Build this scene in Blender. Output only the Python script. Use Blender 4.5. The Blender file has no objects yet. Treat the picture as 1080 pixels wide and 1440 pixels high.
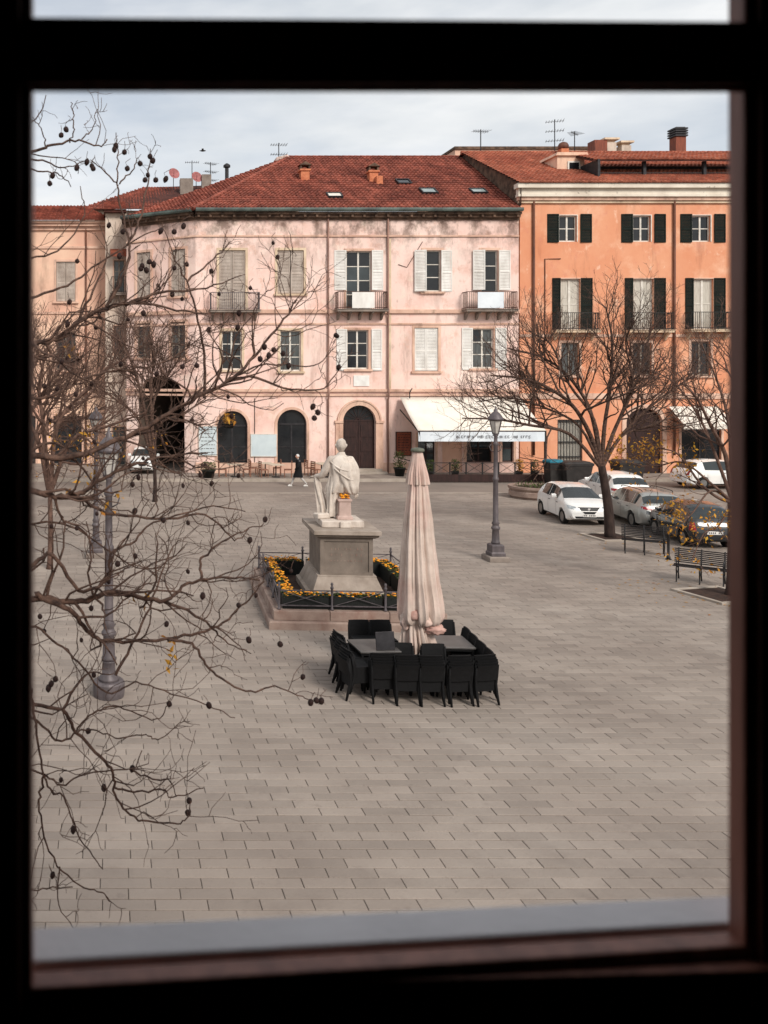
import bpy, bmesh, math, random
from mathutils import Vector, Matrix
from mathutils.bvhtree import BVHTree
R = math.radians
S = bpy.context.scene
C = S.collection
# ------------------------------------------------------------------ camera, sky, sun, exposure
F, CX, HY, EYE = 1200.0, 147.0, 530.0, 6.0      # focal length and principal point in photograph pixels, eye height in m
cam_d = bpy.data.cameras.new('camera'); cam = bpy.data.objects.new('camera', cam_d); C.objects.link(cam)
cam.location = (0, 0, EYE); cam.rotation_euler = (R(90), 0, 0)
cam_d.sensor_width = 36; cam_d.lens = F / 1440 * 36
cam_d.shift_x = (540 - CX) / 1440; cam_d.shift_y = -(720 - HY) / 1440
cam_d.clip_start = 0.05; cam_d.clip_end = 3000
cam_d.dof.use_dof = True; cam_d.dof.focus_distance = 30; cam_d.dof.aperture_fstop = 3.4
S.camera = cam
SUN_EL, SUN_AZ = 38, 24          # azimuth measured from behind the camera, positive = from the right
w = bpy.data.worlds.new('World'); S.world = w; w.use_nodes = True
nt = w.node_tree; N = nt.nodes; N.clear()
out = N.new('ShaderNodeOutputWorld'); bg = N.new('ShaderNodeBackground'); bg.inputs['Strength'].default_value = 0.088
sky = N.new('ShaderNodeTexSky'); sky.sky_type = 'NISHITA'; sky.sun_disc = False
sky.sun_elevation = R(SUN_EL); sky.sun_rotation = R(180 - SUN_AZ)
sky.air_density = 1.0; sky.dust_density = 2.0
tc = N.new('ShaderNodeTexCoord'); mp = N.new('ShaderNodeMapping'); mp.inputs['Scale'].default_value = (1.0, 1.0, 3.4)
n1 = N.new('ShaderNodeTexNoise'); n1.inputs['Scale'].default_value = 2.6; n1.inputs['Detail'].default_value = 7; n1.inputs['Roughness'].default_value = .52
n2 = N.new('ShaderNodeTexNoise'); n2.inputs['Scale'].default_value = 6.0; n2.inputs['Detail'].default_value = 6
rp = N.new('ShaderNodeValToRGB'); rp.color_ramp.elements[0].position = .36; rp.color_ramp.elements[0].color = (.58, .58, .58, 1)
rp.color_ramp.elements[1].position = .58; rp.color_ramp.elements[1].color = (.97, .97, .97, 1)
cr = N.new('ShaderNodeValToRGB'); cr.color_ramp.elements[0].position = .3; cr.color_ramp.elements[0].color = (6.2, 6.5, 6.75, 1)
cr.color_ramp.elements[1].position = .7; cr.color_ramp.elements[1].color = (8.3, 8.35, 8.35, 1)
mx = N.new('ShaderNodeMixRGB')
L = nt.links.new
L(tc.outputs['Generated'], mp.inputs[0]); L(mp.outputs[0], n1.inputs['Vector']); L(mp.outputs[0], n2.inputs['Vector'])
L(n1.outputs['Fac'], rp.inputs[0]); L(n2.outputs['Fac'], cr.inputs[0])
L(rp.outputs[0], mx.inputs[0]); L(sky.outputs[0], mx.inputs[1]); L(cr.outputs[0], mx.inputs[2])
L(mx.outputs[0], bg.inputs[0]); L(bg.outputs[0], out.inputs[0])
sd = bpy.data.lights.new('sun', 'SUN'); sd.energy = 2.2; sd.angle = R(18); sd.color = (1, .95, .88)
sun = bpy.data.objects.new('sun', sd); C.objects.link(sun)
az = R(SUN_AZ); el = R(SUN_EL)
sdir = Vector((math.sin(az) * math.cos(el), -math.cos(az) * math.cos(el), math.sin(el)))   # towards the sun
sun.rotation_euler = sdir.to_track_quat('Z', 'Y').to_euler(); sun.location = sdir * 60
S.view_settings.view_transform = 'Standard'; S.view_settings.look = 'None'; S.view_settings.gamma = 1
S.view_settings.exposure = 0.45; S.view_settings.use_curve_mapping = False
S.cycles.max_bounces = 6; S.cycles.diffuse_bounces = 3

# ------------------------------------------------------------------ helpers
def P(px, py, Y): return Vector(((px - CX) * Y / F, Y, EYE - (py - HY) * Y / F))
def G(px, py):
    d = py - HY
    return Vector(((px - CX) * EYE / d, F * EYE / d, 0))
KIDS = {}
class MB:
    def __init__(s): s.v = []; s.f = []
    def add(s, vs, fs):
        o = len(s.v); s.v.extend([tuple(v) for v in vs]); s.f.extend([tuple(i + o for i in f) for f in fs]); return s
    def box(s, x0, x1, y0, y1, z0, z1, M=None):
        vs = [Vector(p) for p in ((x0,y0,z0),(x1,y0,z0),(x1,y1,z0),(x0,y1,z0),(x0,y0,z1),(x1,y0,z1),(x1,y1,z1),(x0,y1,z1))]
        if M is not None: vs = [M @ v for v in vs]
        return s.add(vs, [(0,3,2,1),(4,5,6,7),(0,1,5,4),(1,2,6,5),(2,3,7,6),(3,0,4,7)])
    def bar(s, a, b, w, h=None, up=(0,0,1)):            # square bar from a to b
        a, b = Vector(a), Vector(b); h = h or w; d = (b - a)
        if d.length < 1e-6: return s
        d.normalize(); u = Vector(up)
        if abs(d.dot(u)) > .98: u = Vector((1,0,0))
        x = d.cross(u).normalized() * w / 2; y = x.cross(d).normalized() * h / 2
        vs = [a-x-y, a+x-y, a+x+y, a-x+y, b-x-y, b+x-y, b+x+y, b-x+y]
        return s.add(vs, [(0,3,2,1),(4,5,6,7),(0,1,5,4),(1,2,6,5),(2,3,7,6),(3,0,4,7)])
    def tube(s, pts, rad, n=6, cap=True):
        pts = [Vector(p) for p in pts]; m = len(pts)
        if not hasattr(rad, '__len__'): rad = [rad] * m
        ref = Vector((.31, .52, .79)); vs = []; prev = None
        for i, p in enumerate(pts):
            t = (pts[min(i+1, m-1)] - pts[max(i-1, 0)])
            t = t.normalized() if t.length > 1e-9 else Vector((0,0,1))
            if prev is None: x = t.cross(ref).normalized()
            else:
                x = prev - t * prev.dot(t)
                x = x.normalized() if x.length > 1e-6 else t.cross(ref).normalized()
            prev = x; y = t.cross(x)
            for k in range(n):
                a = 2 * math.pi * k / n; vs.append(p + (x * math.cos(a) + y * math.sin(a)) * rad[i])
        fs = [(i*n+k, i*n+(k+1) % n, (i+1)*n+(k+1) % n, (i+1)*n+k) for i in range(m-1) for k in range(n)]
        if cap: fs += [tuple(reversed(range(n))), tuple(range((m-1)*n, m*n))]
        return s.add(vs, fs)
    def lathe(s, prof, n=16, c=(0,0,0), ph=0):
        c = Vector(c); m = len(prof); vs = []
        for r, z in prof:
            for k in range(n):
                a = 2 * math.pi * (k + ph) / n; vs.append(c + Vector((r * math.cos(a), r * math.sin(a), z)))
        fs = [(i*n+k, i*n+(k+1) % n, (i+1)*n+(k+1) % n, (i+1)*n+k) for i in range(m-1) for k in range(n)]
        fs += [tuple(reversed(range(n))), tuple(range((m-1)*n, m*n))]
        return s.add(vs, fs)
    def sq(s, prof, c=(0,0,0), ax=1, ay=1):               # square "lathe": stacked rectangles; half sizes (hx, hy, z)
        vs = []; c = Vector(c)
        for hx, hy, z in prof:
            vs += [c + Vector((-hx,-hy,z)), c + Vector((hx,-hy,z)), c + Vector((hx,hy,z)), c + Vector((-hx,hy,z))]
        m = len(prof)
        fs = [(i*4+k, i*4+(k+1) % 4, (i+1)*4+(k+1) % 4, (i+1)*4+k) for i in range(m-1) for k in range(4)]
        fs += [(3,2,1,0), tuple(range((m-1)*4, m*4))]
        return s.add(vs, fs)
    def prism(s, poly, y0, y1):                           # polygon in (x, z), extruded along y
        n = len(poly); vs = [(x, y0, z) for x, z in poly] + [(x, y1, z) for x, z in poly]
        fs = [tuple(range(n)), tuple(reversed(range(n, 2*n)))] + [(i, i+n, (i+1) % n+n, (i+1) % n) for i in range(n)]
        return s.add(vs, fs)
    def xf(s, M):
        s.v = [tuple(M @ Vector(v)) for v in s.v]; return s
    def mesh(s, name, m=None, smooth=False):
        me = bpy.data.meshes.new(name); me.from_pydata(s.v, [], s.f)
        if m is not None: me.materials.append(m)
        if smooth: me.polygons.foreach_set('use_smooth', [True] * len(me.polygons))
        me.update(); return me
    def build(s, name, m=None, parent=None, smooth=False, kind=None):
        return link(name, s.mesh(name, m, smooth), parent, kind=kind)
def link(name, me, parent=None, loc=None, rot=None, kind=None):
    o = bpy.data.objects.new(name, me); C.objects.link(o)
    if parent is not None: o.parent = parent; KIDS.setdefault(parent.name, []).append(o)
    if loc is not None: o.location = loc
    if rot is not None: o.rotation_euler = rot
    if kind: o['kind'] = kind
    return o
def smooth_by_angle(o, ang=40):
    me = o.data; me.polygons.foreach_set('use_smooth', [True] * len(me.polygons))
    bm = bmesh.new(); bm.from_mesh(me); bmesh.ops.recalc_face_normals(bm, faces=bm.faces[:])
    for e in bm.edges:
        if len(e.link_faces) == 2 and e.calc_face_angle(0) > R(ang): e.smooth = False
    bm.to_mesh(me); bm.free(); return o
def bevel(o, wd=.01, seg=2):
    b = o.modifiers.new('bevel', 'BEVEL'); b.width = wd; b.segments = seg; b.limit_method = 'ANGLE'; b.angle_limit = R(40); return o
def tag(o, label, cat, group=None, kind=None):
    o['label'] = label; o['category'] = cat
    if group: o['group'] = group
    if kind: o['kind'] = kind
    return o
def thing(name, loc, label, cat, group=None, rz=0):
    o = bpy.data.objects.new(name, None); C.objects.link(o); o.location = loc; o.rotation_euler = (0, 0, rz)
    return tag(o, label, cat, group)
def copy_tree(o, parent=None):
    c = o.copy(); C.objects.link(c)
    if parent is not None: c.parent = parent; KIDS.setdefault(parent.name, []).append(c)
    for ch in list(KIDS.get(o.name, [])): copy_tree(ch, c)
    return c
def struct(o): o['kind'] = 'structure'; return o
def sm(t): return t * t * (3 - 2 * t)
def lerp(a, b, t): return a + (b - a) * t
def interp(pts, x):
    if x <= pts[0][0]: return pts[0][1]
    for (x0, y0), (x1, y1) in zip(pts, pts[1:]):
        if x <= x1: return lerp(y0, y1, (x - x0) / (x1 - x0))
    return pts[-1][1]
def cat_rom(pts, per=4):
    pts = [Vector(p) for p in pts]; q = [pts[0]*2 - pts[1]] + pts + [pts[-1]*2 - pts[-2]]; o = []
    for i in range(1, len(q)-2):
        for k in range(per):
            t = k / per; a, b, c, d = q[i-1], q[i], q[i+1], q[i+2]
            o.append(.5 * ((2*b) + (c-a)*t + (2*a-5*b+4*c-d)*t*t + (3*b-a-3*c+d)*t**3))
    o.append(pts[-1]); return o

# ------------------------------------------------------------------ materials
MATS = {}
def srgb(r, g, b):
    f = lambda c: (c/255/12.92) if c/255 <= .04045 else ((c/255+.055)/1.055)**2.4
    return (f(r), f(g), f(b))
def mat(name, c1, c2=None, scale=4, rough=.8, bump=0., bscale=None, metal=0, spec=.3, detail=6, world=False,
        stretch=(1,1,1), island=0., lo=.35, hi=.65, rough2=None, coat=0, stains=None):
    m = bpy.data.materials.new(name); m.use_nodes = True; t = m.node_tree; b = t.nodes['Principled BSDF']; K = t.links.new
    b.inputs['Roughness'].default_value = rough; b.inputs['Metallic'].default_value = metal
    b.inputs['Specular IOR Level'].default_value = spec; b.inputs['Coat Weight'].default_value = coat
    c2 = c2 or tuple(x * .8 for x in c1)
    if world: src = t.nodes.new('ShaderNodeNewGeometry').outputs['Position']
    else: src = t.nodes.new('ShaderNodeTexCoord').outputs['Object']
    mp = t.nodes.new('ShaderNodeMapping'); mp.inputs['Scale'].default_value = stretch; K(src, mp.inputs[0])
    nz = t.nodes.new('ShaderNodeTexNoise'); nz.inputs['Scale'].default_value = scale; nz.inputs['Detail'].default_value = detail
    nz.inputs['Roughness'].default_value = .6
    K(mp.outputs[0], nz.inputs['Vector'])
    rp = t.nodes.new('ShaderNodeValToRGB'); e = rp.color_ramp.elements
    e[0].position = lo; e[0].color = (*c2, 1); e[1].position = hi; e[1].color = (*c1, 1)
    K(nz.outputs['Fac'], rp.inputs[0]); col = rp.outputs[0]
    for st in (stains or []):                         # (colour, scale, stretch, lo, hi, strength) dirt with a shape of its own
        mp2 = t.nodes.new('ShaderNodeMapping'); mp2.inputs['Scale'].default_value = st[2]; K(src, mp2.inputs[0])
        z2 = t.nodes.new('ShaderNodeTexNoise'); z2.inputs['Scale'].default_value = st[1]; z2.inputs['Detail'].default_value = 9; z2.inputs['Roughness'].default_value = .68
        K(mp2.outputs[0], z2.inputs['Vector'])
        mr = t.nodes.new('ShaderNodeMapRange'); mr.inputs['From Min'].default_value = st[3]; mr.inputs['From Max'].default_value = st[4]
        mr.inputs['To Max'].default_value = st[5]; K(z2.outputs['Fac'], mr.inputs['Value']); fac = mr.outputs[0]
        if len(st) > 6:                                # only between two heights (weathering under a cornice, damp foot)
            sx = t.nodes.new('ShaderNodeSeparateXYZ'); K(src, sx.inputs[0])
            m3 = t.nodes.new('ShaderNodeMapRange'); m3.inputs['From Min'].default_value = st[6]; m3.inputs['From Max'].default_value = st[7]
            K(sx.outputs['Z'], m3.inputs['Value'])
            mu = t.nodes.new('ShaderNodeMath'); mu.operation = 'MULTIPLY'; K(fac, mu.inputs[0]); K(m3.outputs[0], mu.inputs[1]); fac = mu.outputs[0]
        mix = t.nodes.new('ShaderNodeMixRGB'); K(fac, mix.inputs[0]); K(col, mix.inputs[1]); mix.inputs[2].default_value = (*st[0], 1)
        col = mix.outputs[0]
    if island:
        g = t.nodes.new('ShaderNodeNewGeometry'); oi = t.nodes.new('ShaderNodeObjectInfo')
        ad = t.nodes.new('ShaderNodeMath'); ad.operation = 'ADD'; K(g.outputs['Random Per Island'], ad.inputs[0]); K(oi.outputs['Random'], ad.inputs[1])
        fr = t.nodes.new('ShaderNodeMath'); fr.operation = 'FRACT'; K(ad.outputs[0], fr.inputs[0])
        mr = t.nodes.new('ShaderNodeMapRange'); mr.inputs['To Min'].default_value = 1 - island; mr.inputs['To Max'].default_value = 1 + island
        K(fr.outputs[0], mr.inputs['Value'])
        hs = t.nodes.new('ShaderNodeHueSaturation'); K(col, hs.inputs['Color']); K(mr.outputs[0], hs.inputs['Value']); col = hs.outputs[0]
    K(col, b.inputs['Base Color'])
    if rough2 is not None:
        mr = t.nodes.new('ShaderNodeMapRange'); mr.inputs['To Min'].default_value = rough; mr.inputs['To Max'].default_value = rough2
        K(nz.outputs['Fac'], mr.inputs['Value']); K(mr.outputs[0], b.inputs['Roughness'])
    if bump:
        n3 = t.nodes.new('ShaderNodeTexNoise'); n3.inputs['Scale'].default_value = bscale or scale * 6; n3.inputs['Detail'].default_value = 6
        K(mp.outputs[0], n3.inputs['Vector'])
        bp = t.nodes.new('ShaderNodeBump'); bp.inputs['Strength'].default_value = bump; bp.inputs['Distance'].default_value = .02
        K(n3.outputs['Fac'], bp.inputs['Height']); K(bp.outputs[0], b.inputs['Normal'])
    MATS[name] = m; return m
V = (1, 1, .25)
DIRT = (.16, .12, .09)
mat('plaster_pink', srgb(240,216,205), srgb(234,196,183), .22, .92, .25, 9, world=True, lo=.3, hi=.7, stains=[
    (srgb(202,142,122), .5, (1,1,1), .50, .75, .55), (srgb(236,218,200), 1.1, (1,1,1), .55, .70, .6),
    (srgb(140,108,92), 1.3, (1,1,.16), .53, .74, .6), (srgb(150,120,104), 4.5, (1,1,.35), .57, .72, .55), (srgb(214,170,150), .9, (1,1,1), .56, .62, .5),
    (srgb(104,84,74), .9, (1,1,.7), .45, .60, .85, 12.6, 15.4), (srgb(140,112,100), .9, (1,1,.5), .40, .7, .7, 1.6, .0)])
mat('plaster_orange', srgb(226,164,130), srgb(214,140,104), .3, .92, .25, 9, world=True, lo=.3, hi=.7, stains=[
    (srgb(236,190,160), .55, (1,1,1), .5, .7, .75), (srgb(150,92,70), 1.3, (1,1,.16), .54, .76, .55), (srgb(206,130,112), 2.2, (1,1,.6), .56, .72, .6), (srgb(240,206,180), 1.4, (1,1,.7), .58, .66, .6)])
mat('plaster_left', srgb(232,196,170), srgb(214,168,146), .35, .92, .25, 9, world=True, stains=[(srgb(120,92,80), 1.2, (1,1,.25), .52, .8, .7)])
mat('plaster_old', srgb(220,204,188), srgb(186,166,150), .5, .95, .3, 9, world=True, stains=[(srgb(90,74,66), 1.2, (1,1,.3), .5, .75, .7)])
mat('trim_pink', srgb(226,190,168), srgb(196,156,136), .8, .9, .2, 12, world=True, stains=[(srgb(104,82,70), 1.6, (1,1,.35), .50, .75, .75)])
mat('trim_cream', srgb(226,204,176), srgb(190,164,138), .8, .9, .2, 12, world=True, stains=[(srgb(104,82,70), 1.4, (1,1,.35), .54, .78, .7)])
mat('trim_white', srgb(232,222,206), srgb(206,194,178), .8, .88, .15, 12, world=True, stains=[(srgb(60,54,50), 2.2, (1,1,.8), .60, .72, .8)])
mat('gutter', srgb(96,110,104), srgb(62,70,68), 1.2, .55, 0, world=True, spec=.4)
mat('eave_dark', srgb(120,96,80), srgb(66,52,44), 2.5, .95, .3, 12, world=True)
mat('roof_tile', srgb(152,86,70), srgb(114,60,49), .5, .9, .3, 30, world=True, island=.3, stains=[(srgb(78,42,36), .6, (1,1,1), .52, .75, .6), (srgb(176,102,70), 2.0, (1,1,1), .60, .75, .5)])
mat('roof_tile_bright', srgb(176,108,84), srgb(144,80,62), .5, .9, .3, 30, world=True, island=.25, stains=[(srgb(90,52,40), .7, (1,1,1), .55, .75, .6)])
mat('roof_under', srgb(80,44,36), srgb(56,32,28), 2, .95, world=True)
mat('terracotta', srgb(206,132,96), srgb(176,100,70), 4, .9, .2, 20)
mat('pane', (.018,.020,.022), (.012,.013,.015), 2, .06, spec=.5)
mat('pane_curtain', (.10,.105,.10), (.05,.055,.055), 3, .08, spec=.5, stretch=(5,1,.4))
mat('pane_sky', (.05,.062,.065), (.03,.038,.04), 1.2, .06, spec=.6)  # reflected sky put into the pane colour as a pale tint
mat('pane_pale', srgb(150,160,158), srgb(110,120,120), 1.5, .08, spec=.5)
mat('curtain', srgb(206,200,188), srgb(176,168,156), 6, .9, stretch=(4,1,.3))
mat('frame_white', srgb(226,220,210), srgb(196,188,176), 3, .6, 0, spec=.4)
mat('frame_grey', srgb(150,140,128), srgb(112,102,92), 3, .7)
mat('shutter_white', srgb(232,228,222), srgb(206,200,192), 2, .6, 0, spec=.4, stretch=(1,1,.4))
mat('shutter_grey', srgb(190,176,164), srgb(158,142,130), 2, .7, stretch=(1,1,.4))
mat('shutter_green', srgb(24,32,27), srgb(15,21,18), 3, .75, spec=.15)
mat('wood_dark', srgb(58,36,32), srgb(36,22,20), 3, .6, .1, 30, stretch=(4,4,.5))
mat('wood_red', srgb(142,74,50), srgb(104,52,38), 3, .6, .1, 30, stretch=(4,4,.5))
mat('iron', srgb(34,30,30), srgb(22,20,20), 6, .55, spec=.4)
mat('iron_rust', srgb(92,62,50), srgb(60,42,36), 6, .8)
mat('iron_grey', srgb(98,90,92), srgb(72,66,68), 5, .55, metal=.2, spec=.4)
mat('pipe_brown', srgb(118,76,58), srgb(84,54,44), 3, .6, stretch=(1,1,.3))
mat('pipe_pink', srgb(160,124,110), srgb(124,94,84), 3, .7, stretch=(1,1,.3))
mat('stone_grey', srgb(164,150,138), srgb(138,124,112), 2.5, .9, .3, 25, stains=[(srgb(110,98,88), 1.5, (1,1,.5), .52, .75, .6)])
mat('stone_brown', srgb(158,138,126), srgb(130,108,98), 2.0, .9, .3, 25, stains=[(srgb(120,84,72), 1.5, (1,1,.6), .5, .72, .7)])
mat('stone_die', srgb(132,119,108), srgb(106,95,86), 2.0, .85, .2, 25, stains=[(srgb(94,84,76), 1.8, (1,1,.4), .52, .78, .7)])
mat('marble', srgb(214,202,190), srgb(184,170,158), 3, .7, .15, 18, stains=[(srgb(128,108,96), 2.4, (1,1,.4), .50, .72, .75)])
mat('marble_pink', srgb(196,170,160), srgb(168,144,134), 3, .8, .15, 18)
mat('slab', srgb(149,137,127), srgb(132,120,111), .35, .86, .3, 30, world=True, island=.12, spec=.25, rough2=.66, stains=[
    (srgb(112,101,94), .45, (1,1,1), .52, .70, .55), (srgb(108,96,90), 2.2, (1,1,1), .60, .68, .35), (srgb(98,88,82), 14, (1,1,1), .60, .74, .5), (srgb(156,146,137), .22, (1,1,1), .5, .7, .5)])
mat('joint', srgb(84,74,67), srgb(60,52,47), 8, .95, world=True)
mat('asphalt', srgb(142,129,119), srgb(122,111,103), .4, .9, .25, 40, world=True, stains=[(srgb(110,100,94), .8, (1,1,1), .5, .75, .6)])
mat('kerb', srgb(176,164,152), srgb(150,138,126), 1.5, .9, .25, 25, world=True)
mat('bark', srgb(104,86,76), srgb(64,50,44), 7, .95, .5, 40, stretch=(1,1,.4))
mat('bark_dark', srgb(66,52,46), srgb(42,32,29), 7, .95, .4, 40, stretch=(1,1,.4))
mat('twig', srgb(104,80,68), srgb(50,36,31), 14, .9, .5, 60)
mat('twig_far', srgb(112,86,74), srgb(76,56,48), 9, .9)
mat('pod', srgb(46,28,24), srgb(28,17,15), 14, .8, .3, 60)
mat('leaf_yellow', srgb(190,144,40), srgb(150,88,30), 3, .7, island=.3)
mat('leaf_green', srgb(78,92,40), srgb(48,60,28), 3, .7, island=.35)
mat('flower_orange', srgb(238,176,40), srgb(206,104,26), 22, .7, island=.3)
mat('plastic_black', srgb(24,23,24), srgb(15,15,16), 5, .5, .15, 160, spec=.4)
mat('chair_black', srgb(19,18,19), srgb(10,10,11), 30, .7, .35, 120, spec=.2)
mat('table_grey', srgb(84,80,78), srgb(62,59,57), 3, .35, spec=.5)
mat('planter_dark', srgb(30,32,30), srgb(20,22,20), 5, .6)
mat('soil', srgb(70,50,40), srgb(44,32,27), 6, .95, .5, 40)
mat('canvas', srgb(208,190,178), srgb(182,162,150), 2.2, .9, .2, 60, stains=[(srgb(198,150,140), .9, (1,1,.6), .46, .66, .7), (srgb(222,208,190), 1.3, (1,1,.5), .55, .7, .6)])
mat('canvas_pink', srgb(192,156,144), srgb(164,124,114), 5, .9, .2, 60)
mat('cap_green', srgb(104,106,92), srgb(78,80,70), 5, .6)
mat('awning_cream', srgb(234,226,214), srgb(222,212,198), .9, .9, .1, 40, world=True)
mat('awning_white', srgb(226,232,236), srgb(206,212,218), .9, .85, world=True)
mat('ink', srgb(104,100,102), srgb(80,78,80), 5, .8)
mat('board_cyan', srgb(206,216,218), srgb(186,198,202), .8, .4, spec=.4)
mat('paper', srgb(236,234,228), srgb(216,212,206), 2, .8)
mat('paint_white', srgb(236,234,230), srgb(228,226,222), 1, .22, spec=.5, coat=.6)
mat('paint_silver', srgb(168,168,164), srgb(158,158,154), 1, .3, metal=.5, spec=.5, coat=.6)
mat('paint_dark', srgb(34,36,38), srgb(28,30,32), 1, .22, spec=.5, coat=.6)
mat('car_glass', (.03,.036,.038), (.02,.025,.027), 2, .05, spec=.6)
mat('tyre', srgb(28,27,27), srgb(20,20,20), 8, .85)
mat('rim', srgb(150,148,146), srgb(120,118,116), 5, .35, metal=.7)
mat('lamp_red', srgb(170,24,40), srgb(120,14,26), 4, .25, spec=.5)
mat('lamp_clear', srgb(190,196,200), srgb(130,136,140), 9, .15, spec=.6)
mat('lamp_post', srgb(104,95,96), srgb(76,69,71), 4, .5, metal=.15, spec=.4, stretch=(1,1,.5))
mat('lamp_glass', srgb(206,200,192), srgb(176,170,162), 4, .2, spec=.5)
mat('skin', srgb(206,160,138), srgb(190,142,122), 9, .6)
mat('hair_white', srgb(224,222,220), srgb(190,188,186), 20, .8)
mat('coat_black', srgb(20,20,22), srgb(12,12,14), 9, .85)
mat('trouser', srgb(196,190,184), srgb(160,154,150), 9, .85)
mat('shoe_white', srgb(226,222,216), srgb(196,190,184), 9, .7)
mat('rattan', srgb(150,104,84), srgb(110,74,58), 12, .8, .2, 60)
mat('cloth_beige', srgb(206,190,170), srgb(180,164,146), 4, .9)
mat('bin_teal', srgb(24,120,140), srgb(18,92,110), 3, .5)
mat('bin_grey', srgb(54,50,48), srgb(38,35,34), 3, .6)
mat('frame_brown', srgb(164,108,92), srgb(120,74,62), 5, .45, .1, 40, stretch=(6,6,.6), spec=.4)
mat('vault', srgb(96,82,72), srgb(64,54,48), .8, .95, .3, 9, world=True)  # dark base colour carries the shade inside the arch passage
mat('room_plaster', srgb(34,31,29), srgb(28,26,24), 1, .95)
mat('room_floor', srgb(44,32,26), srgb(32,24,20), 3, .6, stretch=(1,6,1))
mat('sill_stone', srgb(242,238,240), srgb(232,228,230), 6, .6, .1, 60)
mat('concrete', srgb(150,138,128), srgb(118,106,98), 1.2, .95, .3, 20, world=True)
mat('metal_dark', srgb(60,58,60), srgb(42,40,42), 4, .5, metal=.4)
mat('dish_red', srgb(176,110,108), srgb(140,84,82), 4, .6)
mat('bird', srgb(60,58,58), srgb(40,38,38), 4, .8)
M_ = MATS
# ------------------------------------------------------------------ ground, paving, street, pavement
rng = random.Random(7)
g = MB().add([(-400,-400,-.12),(400,-400,-.12),(400,900,-.12),(-400,900,-.12)], [(0,1,2,3)]).build('ground', M_['asphalt']); struct(g)
PAVE_END = 44.0
pv = MB().add([(-30,3,-.03),(60,3,-.03),(60,PAVE_END,-.03),(-30,PAVE_END,-.03)], [(0,1,2,3)]).build('piazza_paving', M_['joint']); struct(pv)
SL, SD, GAP, GAPY = .60, .208, .007, .013
def slab_vs(L, D, r):
    z = r.uniform(-.002, .003); t = r.uniform(-.0015, .0015); u = r.uniform(-.0015, .0015); b = .006
    lo = [(0,0,-.03),(L,0,-.03),(L,D,-.03),(0,D,-.03)]
    mid = [(0,0,z-t-u-.006),(L,0,z+t-u-.006),(L,D,z+t+u-.006),(0,D,z-t+u-.006)]
    up = [(b,b,z-t-u),(L-b,b,z+t-u),(L-b,D-b,z+t+u),(b,D-b,z-t+u)]
    return lo + mid + up
SLAB_F = [(8,9,10,11),(4,5,9,8),(5,6,10,9),(6,7,11,10),(7,4,8,11),(0,1,5,4),(1,2,6,5),(2,3,7,6),(3,0,4,7)]
variants = []
for i in range(14):
    L_ = SL - GAP; variants.append(MB().add(slab_vs(L_, SD - GAPY, rng), SLAB_F).mesh('slab', M_['slab']))
near = []; rest = MB(); Y = 4.2; row = 0
HOLES = []
while Y < PAVE_END - SD:
    off = (row % 2) * SL * .5 + rng.uniform(-.05, .05); x0 = -.085 * Y - 3.0; x1 = .736 * Y + 3.0
    x = math.floor(x0 / SL) * SL + off
    vis0, vis1 = -.087 * Y, .738 * Y
    while x < x1:
        if Y > 9.15 and len(near) < 300 and x + SL > vis0 and x < vis1: near.append((x, Y))
        else:
            vs = slab_vs(SL - GAP, SD - GAPY, rng); rest.add([(a + x, b + Y, c) for a, b, c in vs], SLAB_F)
        x += SL
    Y += SD; row += 1
for i, (x, y) in enumerate(near): link('slab', variants[rng.randrange(14)], pv, loc=(x, y, 0))
rest.build('slabs_beyond', M_['slab'], pv, kind='stuff')
# street between the paving and the houses, with a kerb each side
st = MB().add([(-60,PAVE_END+.25,-.05),(80,PAVE_END+.25,-.05),(80,49.2,-.05),(-60,49.2,-.05)], [(0,1,2,3)]).build('street', M_['asphalt']); struct(st)
k1 = MB()
x = -30
while x < 60:
    k1.box(x+.005, x+.99, PAVE_END, PAVE_END+.24, -.1, .004 + rng.uniform(-.002,.002)); x += 1.0
struct(k1.build('kerb', M_['kerb']))
pvm = struct(MB().box(-40, 80, 49.2, 49.4, -.1, .118).build('pavement_kerb', M_['kerb']))
pavm = struct(MB().box(-40, 80, 49.4, 60, -.1, .12).build('pavement', M_['concrete']))
# manhole cover in the paving
p = G(850, 868)
mh = MB().lathe([(.30,0),(.30,.006),(.26,.006),(.26,.003),(.0,.003)], 24)
for i in range(-3, 4): mh.box(-.23+abs(i)*.03, .23-abs(i)*.03, i*.065-.012, i*.075+.012, .002, .007)
o = mh.build('manhole_cover', M_['slab']); o.location = (p.x, p.y, .001)
tag(o, 'round stone faced manhole cover set flush in the open paving', 'manhole cover')
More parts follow.
